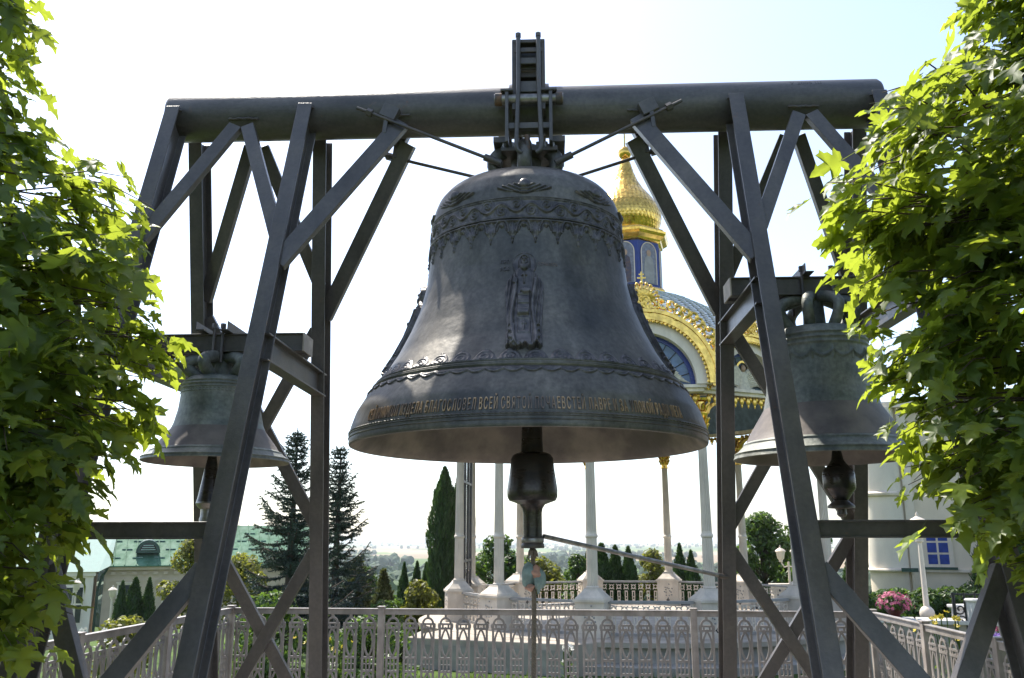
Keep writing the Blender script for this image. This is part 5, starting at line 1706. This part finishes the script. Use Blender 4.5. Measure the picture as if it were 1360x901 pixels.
# roof slope with standing seams
rz = 2.6
rf = MB().add([hp_(-0.4, 0.45, EZ), hp_(13.8, 0.45, EZ), hp_(13.8, -4.2, rz), hp_(0.4, -4.2, rz), hp_(-0.4, 0.45, EZ - 0.06), hp_(13.8, 0.45, EZ - 0.06), hp_(13.8, -8.6, EZ), hp_(-0.4, -8.6, EZ)],
              [(0, 1, 2, 3), (0, 4, 5, 1), (3, 2, 6, 7), (0, 3, 7), (1, 6, 2)])
rfo = obj('roof', rf, 'roof_green', house)
for i in range(22):
    u = -0.2 + i * 0.64
    u2 = max(u, 0.4)
    obj('roof_seam', MB().bar(hp_(u, 0.44, EZ + 0.03), hp_(u2, -4.15, rz + 0.02), 0.05, 0.07, hd_), 'roof_green', rfo)
for row in range(4):
    for i in range(11):
        u = 0.2 + i * 1.28 + 0.64 * (row % 2)
        f = 0.18 + 0.2 * row
        obj('roof_lap', MB().bar(hp_(u, 0.45 - 4.65 * f, EZ + (rz - EZ) * f + 0.03), hp_(u + 0.6, 0.45 - 4.65 * f, EZ + (rz - EZ) * f + 0.03), 0.12, 0.03, hn), 'roof_pale', rfo)
dm = MB()
uD, nD, zD = 2.35, -0.85, 0.82
V, F = [], []
for k, (nn, s) in enumerate(((nD + 0.55, 1.0), (nD - 2.2, 0.75))):
    for a in np.linspace(0, math.pi, 13):
        V.append(hp_(uD + 0.72 * s * math.cos(a), nn, zD + 0.02 + 0.80 * s * math.sin(a) + (0.35 if k else 0)))
F = [(i, i + 1, 13 + i + 1, 13 + i) for i in range(12)] + [tuple(range(13))]
do = obj('dormer', dm.add(V, F), 'pipe_green', rfo)
V = [hp_(uD + 0.50 * math.cos(a), nD + 0.57, zD + 0.16 + 0.48 * math.sin(a)) for a in np.linspace(0, math.pi, 13)]
obj('dormer_opening', MB().add(V, [tuple(range(13))]), 'window_glass', do)
for k in range(3):
    obj('louvre', hbox(uD - 0.42 + 0.06 * k, uD + 0.42 - 0.06 * k, nD + 0.57, nD + 0.61, zD + 0.2 + 0.13 * k, zD + 0.25 + 0.13 * k), 'roof_pale', do)
obj('downpipe', MB().tube([hp_(0.15, 0.4, EZ - 0.1), hp_(-0.1, 0.25, EZ - 0.6), hp_(-0.30, 0.18, -1.3), hp_(-0.32, 0.18, -5.5)], 0.085, 8), 'pipe_green', house, smooth=40)
# white side wing
wing = hbox(-4.6, -0.55, -6, 0.9, -6.5, -0.25)
wo_ = obj('side_wing', wing, 'white_wall', house)
obj('side_wing_cornice', hbox(-4.7, -0.45, -6, 1.05, -0.45, -0.2), 'white_wall', wo_)
wr = MB().add([hp_(-4.9, 1.2, -0.2), hp_(-0.3, 1.2, -0.2), hp_(-0.3, -4, 2.6), hp_(-4.9, -4, 2.6)], [(0, 1, 2, 3)])
wr.add([hp_(-0.3, 1.2, -0.2), hp_(0.3, 0.5, 0.12), hp_(0.5, -4, 2.7), hp_(-0.3, -4, 2.6)], [(0, 1, 2, 3)])
obj('side_wing_roof', wr, 'roof_pale', house)
ww = obj('window', hbox(-2.15, -0.95, 0.90, 0.96, -3.2, -1.0), 'white_paint', house)
for (a, b, c, d) in ((-2.05, -1.6, -3.1, -2.1), (-1.5, -1.05, -3.1, -2.1), (-2.05, -1.6, -2.0, -1.1), (-1.5, -1.05, -2.0, -1.1)):
    obj('pane', hbox(a, b, 0.955, 0.975, c, d), 'window_glass', ww)

# ------------------------------------------------------------------ white church wall with blue window, right
church = thing('white_church', 'white church wall with rounded bay and blue window, far right', 'church', (11.5, 24.3, -1.0))
cA, cB = vec((10.9, 24.6, 0)), vec((17.5, 21.8, 0))
cd = unit(cB - cA); cnrm = np.array((cd[1], -cd[0], 0))
def cp(u, n, z):
    return cA + cd * u + cnrm * n + vec((0, 0, z))
def cbox(u0, u1, n0, n1, z0, z1):
    P = [cp(u, n, z) for z in (z0, z1) for u, n in ((u0, n0), (u1, n0), (u1, n1), (u0, n1))]
    return MB().add(P, [(0, 3, 2, 1), (4, 5, 6, 7), (0, 1, 5, 4), (1, 2, 6, 5), (2, 3, 7, 6), (3, 0, 4, 7)])
obj('wall', cbox(0, 7.2, -5, 0, -1.2, 6.0), 'cream_wall', church)
def bay(r0, r1, z0, z1, n=24):
    a0 = math.atan2(cnrm[1], cnrm[0]) - math.pi / 2
    m = MB()
    c = cp(0.55, 0.0, 0)
    m.lathe([(r0, z0), (r1, z1)], n, tuple(c), a0, a0 + math.pi)
    return m
by = obj('round_bay', bay(0.62, 0.60, 0.66, 6.0), 'white_wall', church, smooth=60)
obj('bay_base', bay(0.60, 0.60, -1.2, 0.60), 'cream_wall', by, smooth=60)
c = cp(0.55, 0, 0); a0 = math.atan2(cnrm[1], cnrm[0]) - math.pi / 2
obj('string_course', MB().lathe([(0.60, 0.58), (0.74, 0.60), (0.76, 0.64), (0.74, 0.68), (0.62, 0.70)], 24, tuple(c), a0, a0 + math.pi), 'white_paint', by, smooth=40)
obj('string_course', MB().lathe([(0.60, 3.0), (0.72, 3.05), (0.74, 3.12), (0.60, 3.2)], 24, tuple(c), a0, a0 + math.pi), 'white_paint', by, smooth=40)
obj('string_course', cbox(1.27, 7.2, 0.0, 0.11, 0.58, 0.69), 'white_paint', church)
obj('pilaster', cbox(1.22, 1.50, 0.0, 0.10, 0.69, 6.0), 'white_wall', church)
obj('base_pilaster', cbox(1.22, 1.50, 0.0, 0.10, -1.2, 0.58), 'cream_wall', church)
obj('roof_eave', cbox(-0.3, 7.4, -5.3, 0.35, 6.0, 6.2), 'white_paint', church)
wn = obj('window', cbox(1.62, 2.52, 0.0, 0.06, 0.72, 1.95), 'white_paint', church)
for i in range(3):
    for j in range(2):
        obj('pane', cbox(1.76 + j * 0.34, 2.04 + j * 0.34, 0.03, 0.068, 0.83 + i * 0.37, 1.14 + i * 0.37), 'blue_pane', wn)
obj('window_sill', cbox(1.6, 2.6, 0.12, 0.16, 0.66, 0.74), 'pipe_green', wn)
obj('downpipe_shoe', cbox(0.95, 1.45, 0.70, 0.86, 0.60, 0.72), 'pipe_green', church)

# hedge bushes and thujas along the church
def bush_mesh(seed, n=2600, size=0.075):
    rs = np.random.default_rng(seed)
    lobes = [(rs.uniform(-0.3, 0.3), rs.uniform(-0.3, 0.3), rs.uniform(0.25, 0.65), rs.uniform(0.22, 0.36)) for _ in range(9)]
    return mesh_of('crown', leaf_cloud(rs, n, lobes_shape(lobes), size), 'tree_leaf')
BU = [bush_mesh(s) for s in (91, 92)]
for i, (u, n, h, w, lab) in enumerate(((0.9, 2.2, 1.25, 1.5, 'round hedge bush behind the pink flowers'), (2.0, 1.9, 1.3, 1.4, 'hedge bush under the blue church window'),
                                      (2.9, 1.6, 1.45, 1.2, 'hedge bush right of the white lamp post'), (0.0, 2.6, 1.05, 1.1, 'hedge bush beside the dark thuja at the church bay'))):
    p = cp(u, n, 0)
    place('hedge_bush', lab, 'bush', [BU[i % 2]], p[0], p[1], h, w, 'hedge bushes along the church')
p = cp(-0.55, 1.8, 0); col_thuja(p[0], p[1], 1.05, 0.85, 'dark thuja at the corner of the church bay', 1, group='thujas by the church')
p = cp(-0.2, 2.9, 0); col_thuja(p[0], p[1], 0.55, 0.7, 'low thuja in front of the church bay', 2, group='thujas by the church')
p = cp(3.5, 1.6, 0); col_thuja(p[0], p[1], 2.6, 1.15, 'green thuja right of the blue church window', 0, group='thujas by the church')
p = cp(4.3, 2.0, 0); col_thuja(p[0], p[1], 2.9, 1.15, 'rightmost thuja under the maple leaves', 1, group='thujas by the church')

# ------------------------------------------------------------------ lamp posts
def lamp(label, x, y, ztop, base_z, ball_base=False, arms=False):
    L = thing('lamp_post', label, 'lamp post', (x, y, base_z), 0, 'white lamp posts')
    H = ztop - base_z
    obj('post', MB().lathe([(0.10, 0), (0.10, 0.04), (0.055, 0.10), (0.045, 0.16), (0.036, H * 0.6), (0.030, H - 0.42)], 14), 'white_paint', L, smooth=40, world=False)
    if ball_base:
        obj('base_ball', MB().ball((0, 0, 0.11), 0.115, 16, 10, (1, 1, 1.1)), 'white_paint', L, smooth=True, world=False)
    heads = [(-0.22, 0), (0.22, 0)] if arms else [(0, 0)]
    for hx_, hy_ in heads:
        if arms:
            obj('arm', MB().tube([(0, 0, H - 0.55), (hx_ * 0.6, 0, H - 0.58), (hx_, 0, H - 0.42)], 0.022, 8), 'white_paint', L, smooth=True, world=False)
        lh = obj('lantern', MB().lathe([(0.03, H - 0.44), (0.06, H - 0.42), (0.055, H - 0.38), (0.10, H - 0.33), (0.12, H - 0.20), (0.14, H - 0.13)], 16, (hx_, hy_, 0)), 'white_paint', L, smooth=40, world=False)
        obj('lantern_cap', MB().lathe([(0.15, H - 0.135), (0.16, H - 0.12), (0.12, H - 0.07), (0.05, H - 0.03), (0.02, H - 0.01), (0.025, H + 0.02), (0.003, H + 0.06)], 16, (hx_, hy_, 0)), 'white_paint', lh, smooth=40, world=False)
    return L
lamp('white lamp post with ball foot beside the pink flowers', 6.19, 8.94, 2.02, 0.36, True)
lamp('twin armed white lamp post behind the pavilion balustrade right', 7.27, 21.2, 1.40, -1.0, False, True)
lamp('white urn lamp post before the house wing, nearer the left leg', -16.95, 25.8, 0.25, -2.6)
lamp('white urn lamp post before the house window, left of the thujas', -15.88, 26.36, -0.02, -2.7, False, False)
# ------------------------------------------------------------------ terrace wall with flower bowl, tombs and iron railing on the right
wall = thing('garden_wall', 'low dark stone wall with pale coping under the flower bowl', 'wall', (5.6, 8.4, -0.8))
wd = unit(vec((1.0, -0.30, 0)))
wA = vec((4.95, 8.75, 0))
obj('wall_body', MB().sect(wA + vec((0, 0, -0.2)), wA + wd * 4.6 + vec((0, 0, -0.2)), [(-0.20, -0.6), (0.20, -0.6), (0.20, 0.575), (-0.20, 0.575)], np.cross(wd, (0, 0, 1)), (0, 0, 1)), 'base_stone', wall)
for i in range(5):
    a = wA + wd * (i * 0.92 + 0.01); b = wA + wd * (i * 0.92 + 0.90)
    obj('coping_stone', MB().sect(a + vec((0, 0, 0.405)), b + vec((0, 0, 0.405)), [(-0.27, -0.03), (0.27, -0.03), (0.27, 0.03), (-0.27, 0.03)], np.cross(wd, (0, 0, 1)), (0, 0, 1)), 'tomb_stone', wall, bevel=0.008)
bx, by_ = 5.50, 8.45
bowl = thing('flower_bowl', 'dark red bowl of pink flowers on the garden wall', 'flower bowl', (bx, by_, 0.44))
obj('bowl', MB().lathe([(0.08, 0), (0.10, 0.02), (0.06, 0.04), (0.11, 0.08), (0.17, 0.15), (0.19, 0.19), (0.18, 0.20), (0.16, 0.17), (0.02, 0.16)], 24), 'terracotta', bowl, smooth=40, world=False)
rs = np.random.default_rng(8)
def dome_shape(w, h, z0):
    def f(rs, n):
        d = norm_rows(rs.normal(size=(n, 3))); d[:, 2] = np.abs(d[:, 2])
        return np.stack([d[:, 0] * w, d[:, 1] * w, z0 + d[:, 2] * h], -1) * rs.uniform(0.8, 1.0, (n, 3)), d
    return f
obj('foliage', leaf_cloud(rs, 420, dome_shape(0.26, 0.16, 0.17), 0.05), 'tree_leaf', bowl, world=False)
fl_ = MB()
for p, d in zip(*dome_shape(0.30, 0.24, 0.18)(rs, 130)):
    for k in range(5):
        a = k * 1.2566
        t = unit(np.cross(d, (0.3, 0.5, 0.2))); b = np.cross(d, t)
        dd = t * math.cos(a) + b * math.sin(a); ee = -t * math.sin(a) + b * math.cos(a)
        s = 0.022
        fl_.add([p, p + dd * s * 0.8 + ee * s * 0.5, p + dd * s * 1.5 + d * 0.006, p + dd * s * 0.8 - ee * s * 0.5], [(0, 1, 2, 3)])
obj('blossoms', fl_, 'pink_petal', bowl, world=False, kind='stuff')
# tombs
for i, (x, y, z, w, h, d, lab) in enumerate(((6.55, 8.05, 0.36, 0.26, 0.36, 0.26, 'fluted stone stump behind the iron railing'), (7.3, 8.6, -0.2, 1.5, 0.78, 0.7, 'long pale tombstone behind the iron railing'),
                                             (7.1, 7.2, -0.5, 1.2, 0.62, 0.6, 'low white tomb slab beside the right fence'))):
    t = thing('tombstone', lab, 'tombstone', (x, y, z), 0.25)
    if i == 0:
        m = fluted(0.13, 0.125, 0.0, h, 10)
        m.lathe([(0.14, h), (0.15, h + 0.02), (0.14, h + 0.04), (0.02, h + 0.045)], 18)
        obj('stump', m, 'tomb_stone', t, world=False)
    else:
        obj('slab', MB().box(-w / 2, w / 2, -d / 2, d / 2, 0, h), 'tomb_stone', t, world=False, bevel=0.02)
        obj('slab_cap', MB().box(-w / 2 - 0.04, w / 2 + 0.04, -d / 2 - 0.04, d / 2 + 0.04, h + 0.002, h + 0.05), 'tomb_stone', t, world=False, bevel=0.012)
ir = thing('iron_railing', 'black wrought iron railing with scrolls right of the lamp post', 'railing', (6.4, 7.7, -0.2))
rA, rd_ = vec((6.25, 8.15, 0)), unit(vec((1.0, -0.25, 0)))
for z in (0.02, 0.22, 0.82):
    obj('rail', MB().bar(rA + vec((0, 0, z)), rA + rd_ * 2.6 + vec((0, 0, z)), 0.028, 0.028, (0, 0, 1)), 'iron_black', ir)
for i in range(18):
    p = rA + rd_ * (0.03 + i * 0.15)
    obj('baluster', MB().tube([p + vec((0, 0, -0.4)), p + vec((0, 0, 0.84))], 0.016 if i % 4 else 0.026, 6), 'iron_black', ir)
    if i % 2 == 0:
        sc = MB()
        t = np.linspace(0, 1, 16)
        for s in (1, -1):
            a = t * 7.5; r_ = 0.085 * (1 - 0.8 * t)
            sc.tube(np.stack([p[0] + (0.075 + r_ * np.cos(a) * s) * rd_[0], p[1] + (0.075 + r_ * np.cos(a) * s) * rd_[1], (0.43 if s > 0 else 0.60) + r_ * np.sin(a) * s], -1), 0.013, 5)
        obj('scroll', sc, 'iron_black', ir)
# pavilion terrace parapet further right
pp = thing('parapet_block', 'pale pierced parapet block behind the right pavilion column', 'parapet', (7.0, 20.3, -1.0))
pb = MB().box(6.55, 7.75, 20.3, 20.6, -1.0, 0.32)
obj('parapet_wall', pb, 'white_stone', pp)
obj('parapet_cap', MB().box(6.5, 7.8, 20.25, 20.65, 0.322, 0.38), 'white_stone', pp)
for i in range(7):
    for j in range(4):
        obj('pierced_hole', MB().ball((6.68 + i * 0.155 + 0.05 * (j % 2), 20.298, -0.22 + j * 0.14), 0.035, 8, 5, (1, 0.2, 1.1)), 'dark_recess', pp)
# ------------------------------------------------------------------ flowers and grass behind the fence
def flower(label, x, y, mat, n, spread, h, size, group):
    z = float(ground_z(x, y))
    t = thing('flowering_plant', label, 'flower', (x, y, z), 0, group)
    rs = np.random.default_rng(int(abs(x) * 977 + y * 31))
    st, bl = MB(), MB()
    for i in range(n):
        a, r_ = rs.uniform(0, 6.28), spread * rs.uniform(0, 1) ** 0.5
        p = np.array((r_ * math.cos(a), r_ * math.sin(a), h * rs.uniform(0.75, 1.05)))
        st.tube([(p[0] * 0.4, p[1] * 0.4, -0.05), tuple(p * np.array((0.8, 0.8, 0.6))), tuple(p)], 0.006, 4, False)
        d = unit(np.array((p[0], p[1] - 0.15, 0.25)) + rs.normal(size=3) * 0.2)
        tt = unit(np.cross(d, (0.3, 0.1, 1))); b = np.cross(d, tt)
        for k in range(6):
            c = k * math.pi / 3
            dd = tt * math.cos(c) + b * math.sin(c); ee = -tt * math.sin(c) + b * math.cos(c)
            bl.add([p, p + dd * size * 0.6 + ee * size * 0.45, p + dd * size * 1.1 + d * 0.012, p + dd * size * 0.6 - ee * size * 0.45], [(0, 1, 2, 3)])
        for k in range(5):
            c = rs.uniform(0, 6.28)
            q = p * rs.uniform(0.2, 0.75)
            e = np.array((math.cos(c), math.sin(c), 0.5)) * 0.10
            sdv = np.array((-math.sin(c), math.cos(c), 0)) * 0.02
            st.add([q, q + e * 0.5 + sdv, q + e, q + e * 0.5 - sdv], [(0, 1, 2, 3)])
    obj('stems', st, 'grass_blade', t, world=False); obj('blossom', bl, mat, t, world=False)
GF = 'garden flowers behind the fence'
flower('white flowers behind the fence beside the rope', 0.30, 3.15, 'white_petal', 5, 0.06, 0.62, 0.035, GF)
flower('yellow flowers behind the right fence corner', 3.9, 2.9, 'yellow_petal', 14, 0.35, 0.95, 0.030, GF)
flower('violet flowers at the far right behind the fence', 4.05, 1.9, 'violet_petal', 12, 0.3, 0.95, 0.030, GF)
flower('pink flowers at the far right behind the fence', 4.4, 2.4, 'pink_petal', 12, 0.4, 0.9, 0.030, GF)
flower('white flowers behind the left fence', -4.2, 2.6, 'white_petal', 12, 0.4, 0.8, 0.030, GF)
flower('pink flowers behind the left fence corner', -3.6, 3.9, 'pink_petal', 9, 0.3, 1.1, 0.025, GF)
flower('yellow flowers low behind the left fence panels', -2.2, 3.7, 'yellow_petal', 12, 0.4, 0.8, 0.025, GF)
# grass of the slope behind the fence
rs = np.random.default_rng(77)
n = 26000
xx = rs.uniform(-4.5, 6.0, n); yy = rs.uniform(3.3, 10.2, n)
keep = np.hypot(xx - GX, yy - GY) > 6.0
xx, yy = xx[keep], yy[keep]; n = len(xx)
zz = ground_z(xx, yy)
hh = rs.uniform(0.06, 0.17, n) * (1 + 0.8 * (np.sin(xx * 2.1) * np.sin(yy * 1.7) > 0.3)); aa = rs.uniform(0, 6.28, n); ww_ = rs.uniform(0.006, 0.012, n)
bend = rs.normal(0, 0.05, (n, 2))
P = np.zeros((n, 3, 3))
P[:, 0] = np.stack([xx - np.cos(aa) * ww_, yy - np.sin(aa) * ww_, zz - 0.01], -1)
P[:, 1] = np.stack([xx + np.cos(aa) * ww_, yy + np.sin(aa) * ww_, zz - 0.01], -1)
P[:, 2] = np.stack([xx + bend[:, 0], yy + bend[:, 1], zz + hh], -1)
gm_ = MB(); gm_.v = [P.reshape(-1, 3)]; gm_.f = [(3 * i, 3 * i + 1, 3 * i + 2) for i in range(n)]; gm_.n = 3 * n
tag(obj('lawn_grass', gm_, 'grass_blade', kind='stuff'), 'tufts of lawn grass behind the fence', 'grass')
# ------------------------------------------------------------------ maples at either side
def maple_leaf(seed):
    """five-lobed leaf with teeth, a folded midrib and a stalk; unit size, tip towards +Y, upper face +Z"""
    rs = np.random.default_rng(seed)
    half = [(0.0, -0.02), (0.07, -0.10), (0.26, -0.16), (0.30, -0.08), (0.46, -0.07), (0.36, 0.06), (0.24, 0.12), (0.40, 0.20), (0.46, 0.30), (0.62, 0.36), (0.50, 0.44), (0.48, 0.54), (0.34, 0.47), (0.17, 0.42), (0.20, 0.62), (0.27, 0.70), (0.14, 0.76), (0.09, 0.88)]
    out = [(x * rs.uniform(0.93, 1.07), y * rs.uniform(0.95, 1.05)) for x, y in half]
    ring = out + [(0.0, 1.02)] + [(-x * rs.uniform(0.94, 1.06), y) for x, y in reversed(out[1:])]
    fold = rs.uniform(0.05, 0.40); droop = rs.uniform(0.1, 0.75); tw = rs.uniform(-0.15, 0.15)
    def z(x, y):
        return -0.02 + fold * abs(x) - droop * (x * x * 0.9 + (y - 0.2) ** 2 * 0.55) + tw * x * y
    V = [(0, 0.02, z(0, 0.02)), (0, 0.34, z(0, 0.34) - 0.02), (0, 0.66, z(0, 0.66))]
    tips, sinus = {4, 9, 14, 18, 22, 27, 32}, {6, 7, 12, 13, 23, 24, 29, 30}
    V += [(x, y, z(x, y) - (0.035 if i in tips else 0) + (0.045 if i in sinus else 0)) for i, (x, y) in enumerate(ring)]
    n = len(ring); o = 3
    F = []
    mid = len(out)
    def hub(i):
        y = ring[i % n][1]
        return 0 if (i % n <= 6 or i % n >= n - 6) else (1 if y < 0.58 else 2)
    for i in range(n):
        j = (i + 1) % n
        a, b = hub(i), hub(j)
        F.append((a, o + i, o + j))
        if a != b:
            F.append((a, o + j, b))
    V += [(-0.008, 0.02, z(0, 0.02)), (0.008, 0.02, z(0, 0.02)), (0.004, -0.55, 0.10), (-0.004, -0.55, 0.10)]
    k = len(V) - 4
    F.append((k, k + 1, k + 2, k + 3))
    return np.array(V), F
LEAVES = [maple_leaf(s) for s in range(10)]
LEAF_ME = [mesh_of('leaf', MB().add(v, f), 'maple_leaf', smooth=True) for v, f in LEAVES]
CF = np.array(cam.rotation_euler.to_matrix())
def project(P):
    d = (np.asarray(P) - np.array(CAM)) @ CF
    w = -d[..., 2]
    return 680 + 1147.57 * d[..., 0] / w, 450.5 - 1147.57 * d[..., 1] / w, w
def maple(label, ax, ay, prof, seed, nleaf, ysc=0.45):
    """prof: (height, radius) of the crown round the trunk axis at (ax, ay)"""
    rs = np.random.default_rng(seed)
    t = thing('maple_tree', label, 'maple', (ax, ay, 0), 0, 'maples framing the bells')
    pz = np.array([p[0] for p in prof]); pr_ = np.array([p[1] for p in prof])
    ph = rs.uniform(0, 6.28, 10)
    def rad(z, a):
        r = np.interp(z, pz, pr_)
        l = 0.03 * np.sin(3 * a + 2.3 * z + ph[0]) + 0.03 * np.sin(7 * a - 4.1 * z + ph[1]) + 0.03 * np.sin(6.3 * z + 2 * a + ph[2]) + 0.025 * np.sin(13 * z + 5 * a + ph[3])
        return r * (1 + l)
    tr = MB().tube([(0, 0, -0.2), (0.02, 0.01, 1.0), (0.0, 0.03, 2.4), (0.04, 0.0, 4.0), (0.02, 0.02, pz.max() * 0.92)], [0.16, 0.13, 0.10, 0.06, 0.02], 12)
    obj('trunk', tr, 'bark', t, smooth=True, world=False)
    tw = MB()
    # twigs carry clusters of leaves
    zr = np.linspace(pz.min(), pz.max(), 200); cw = np.interp(zr, pz, pr_); cw = np.cumsum(cw); cw /= cw[-1]
    pos, nor, tip, siz = [], [], [], []
    ntw = nleaf // 7
    for i in range(ntw):
        z = np.interp(rs.random(), cw, zr); a = rs.uniform(0, 2 * math.pi)
        u = 1 - 0.6 * rs.random() ** 1.8
        r = rad(z, a) * u
        end = np.array((r * math.cos(a), r * math.sin(a) * ysc, z))
        out = unit(np.array((math.cos(a), math.sin(a) / ysc, 0)))
        L = rs.uniform(0.25, 0.5)
        start = end - out * L * 0.9 + np.array((0, 0, rs.uniform(-0.02, 0.16)))
        if rs.random() < 0.30 or u > 0.94:
            tw.tube([start - out * 0.2, (start + end) / 2 + np.array((0, 0, 0.03)), end], [0.005, 0.0035, 0.0015], 4, False)
        for k in range(7):
            s = rs.uniform(0.1, 1.0)
            p = start + (end - start) * s + rs.normal(size=3) * np.array((0.06, 0.06, 0.05))
            n_ = unit(np.array((0, 0, 0.75)) + out * rs.uniform(0.2, 0.9) + rs.normal(size=3) * 0.36)
            td = unit(out * 0.6 + np.array((0, 0, -0.8)) + rs.normal(size=3) * 0.5)
            td = unit(td - n_ * (td @ n_))
            pos.append(p); nor.append(n_); tip.append(td); siz.append(0.07 + 0.095 * rs.random() ** 1.3)
    # main limbs
    for i in range(16):
        z = rs.uniform(pz.min() + 0.4, pz.max() * 0.9); a = rs.uniform(0, 6.28); r = rad(z, a) * 0.75
        e = np.array((r * math.cos(a), r * math.sin(a) * ysc, z))
        tw.tube([(0, 0, max(0.9, z - 0.9)), tuple(e * np.array((0.45, 0.45, 0)) + np.array((0, 0, z - 0.35))), tuple(e)], [0.035, 0.022, 0.006], 6, False)
    pos, nor, tip, siz = map(np.array, (pos, nor, tip, siz))
    side = np.cross(tip, nor)
    wp = pos + np.array((ax, ay, 0))
    X, Y, D = project(wp)
    if globals().get("DEBUG"):
        for y0 in range(0, 880, 40):
            m = (Y > y0) & (Y < y0 + 40) & (D > 0.5)
            xx = np.sort(X[m])
            print('OUT', y0, (xx[-12], xx[-3]) if ax < 0 else (xx[2], xx[12]))
    # the leaves that show largest: nearest in their patch of the picture
    seen = {}
    inside = (X > -10) & (X < 1370) & (Y > -10) & (Y < 910) & (D > 0.5)
    for i in np.nonzero(inside)[0]:
        key = (int(X[i] // 13), int(Y[i] // 13))
        if key not in seen or D[i] < D[seen[key]]:
            seen[key] = i
    cand = list(set(seen.values()))
    view = np.array(CAM) - wp
    view /= np.linalg.norm(view, axis=1)[:, None]
    score = np.abs((nor * view).sum(1)) * (siz / D) ** 2
    cand.sort(key=lambda i: -score[i])
    big = set(cand[:300])
    rest = MB(); VV, FF, o = [], [], 0
    for i in range(len(pos)):
        M = np.stack([side[i], tip[i], nor[i]], 1) * siz[i]
        k = i % len(LEAVES)
        if i in big:
            ob = bpy.data.objects.new('leaf', LEAF_ME[k])
            COL.objects.link(ob); ob.parent = t
            mm = np.eye(4); mm[:3, :3] = M; mm[:3, 3] = pos[i]
            ob.matrix_local = Matrix(mm.tolist())
        else:
            v, f = LEAVES[k]
            VV.append(v @ M.T + pos[i]); FF += [tuple(q + o for q in ff) for ff in f]; o += len(v)
    rest.v = [np.concatenate(VV)]; rest.f = FF; rest.n = o
    obj('foliage', rest, 'maple_leaf', t, world=False, kind='stuff', smooth=True)
    obj('twigs', tw, 'twig', t, world=False, kind='stuff', smooth=True)
    return t
def rescale(pts, f):
    return [(1.65 + (z - 1.65) * f, 0.144 + (x - 0.144) * f) for z, x in pts]
fy = (-2.2 + 5.8747) / (-1.9 + 5.8747)
Lp = rescale([(4.36, -2.60), (3.92, -2.54), (3.58, -2.46), (3.37, -1.99), (3.05, -1.77), (2.62, -1.77), (2.33, -1.78), (2.15, -1.76), (1.94, -1.82), (1.735, -1.96), (1.567, -2.06), (1.40, -2.06), (1.24, -2.08), (1.10, -2.2), (0.95, -2.4)], fy)
AXL = -3.75
left_prof = [(0.70, 0.3)] + [(z, x - AXL) for z, x in sorted(Lp)] + [(4.6, 1.25), (5.2, 1.0), (5.9, 0.25)]
Rp = rescale([(4.40, 2.42), (4.19, 2.26), (4.07, 2.16), (3.86, 2.00), (3.62, 1.68), (3.39, 1.50), (3.12, 1.40), (2.97, 1.52), (2.78, 1.67), (2.60, 1.73), (2.31, 1.73), (2.10, 1.73), (1.90, 1.70), (1.74, 1.84), (1.62, 1.94), (1.54, 2.10), (1.46, 2.5)], fy)
AXR = 3.75
right_prof = [(1.25, 0.4)] + [(z, AXR - x) for z, x in sorted(Rp)] + [(4.7, 1.3), (5.3, 0.9), (5.9, 0.2)]
maple('maple with hanging leaves along the left edge, before the left tower', AXL, -2.2, left_prof, 101, 17000)
maple('maple with bright sunlit leaves along the right edge, before the right tower', AXR, -2.2, right_prof, 102, 17000)
# ------------------------------------------------------------------ haze over the plain
hz = bpy.data.materials.new('haze'); hz.use_nodes = True
hn_ = hz.node_tree.nodes; hn_.clear()
ho = hn_.new('ShaderNodeOutputMaterial'); hv = hn_.new('ShaderNodeVolumePrincipled')
hv.inputs['Color'].default_value = (0.86, 0.92, 1.0, 1)
hv.inputs['Density'].default_value = 0.00016
hv.inputs['Anisotropy'].default_value = 0.0
hz.node_tree.links.new(hv.outputs[0], ho.inputs['Volume'])
MAT['haze'] = hz
tag(obj('haze', MB().box(-13500, 13500, -12500, 13600, -40, 18), 'haze', kind='stuff'), 'thin pale haze over the plain', 'haze')
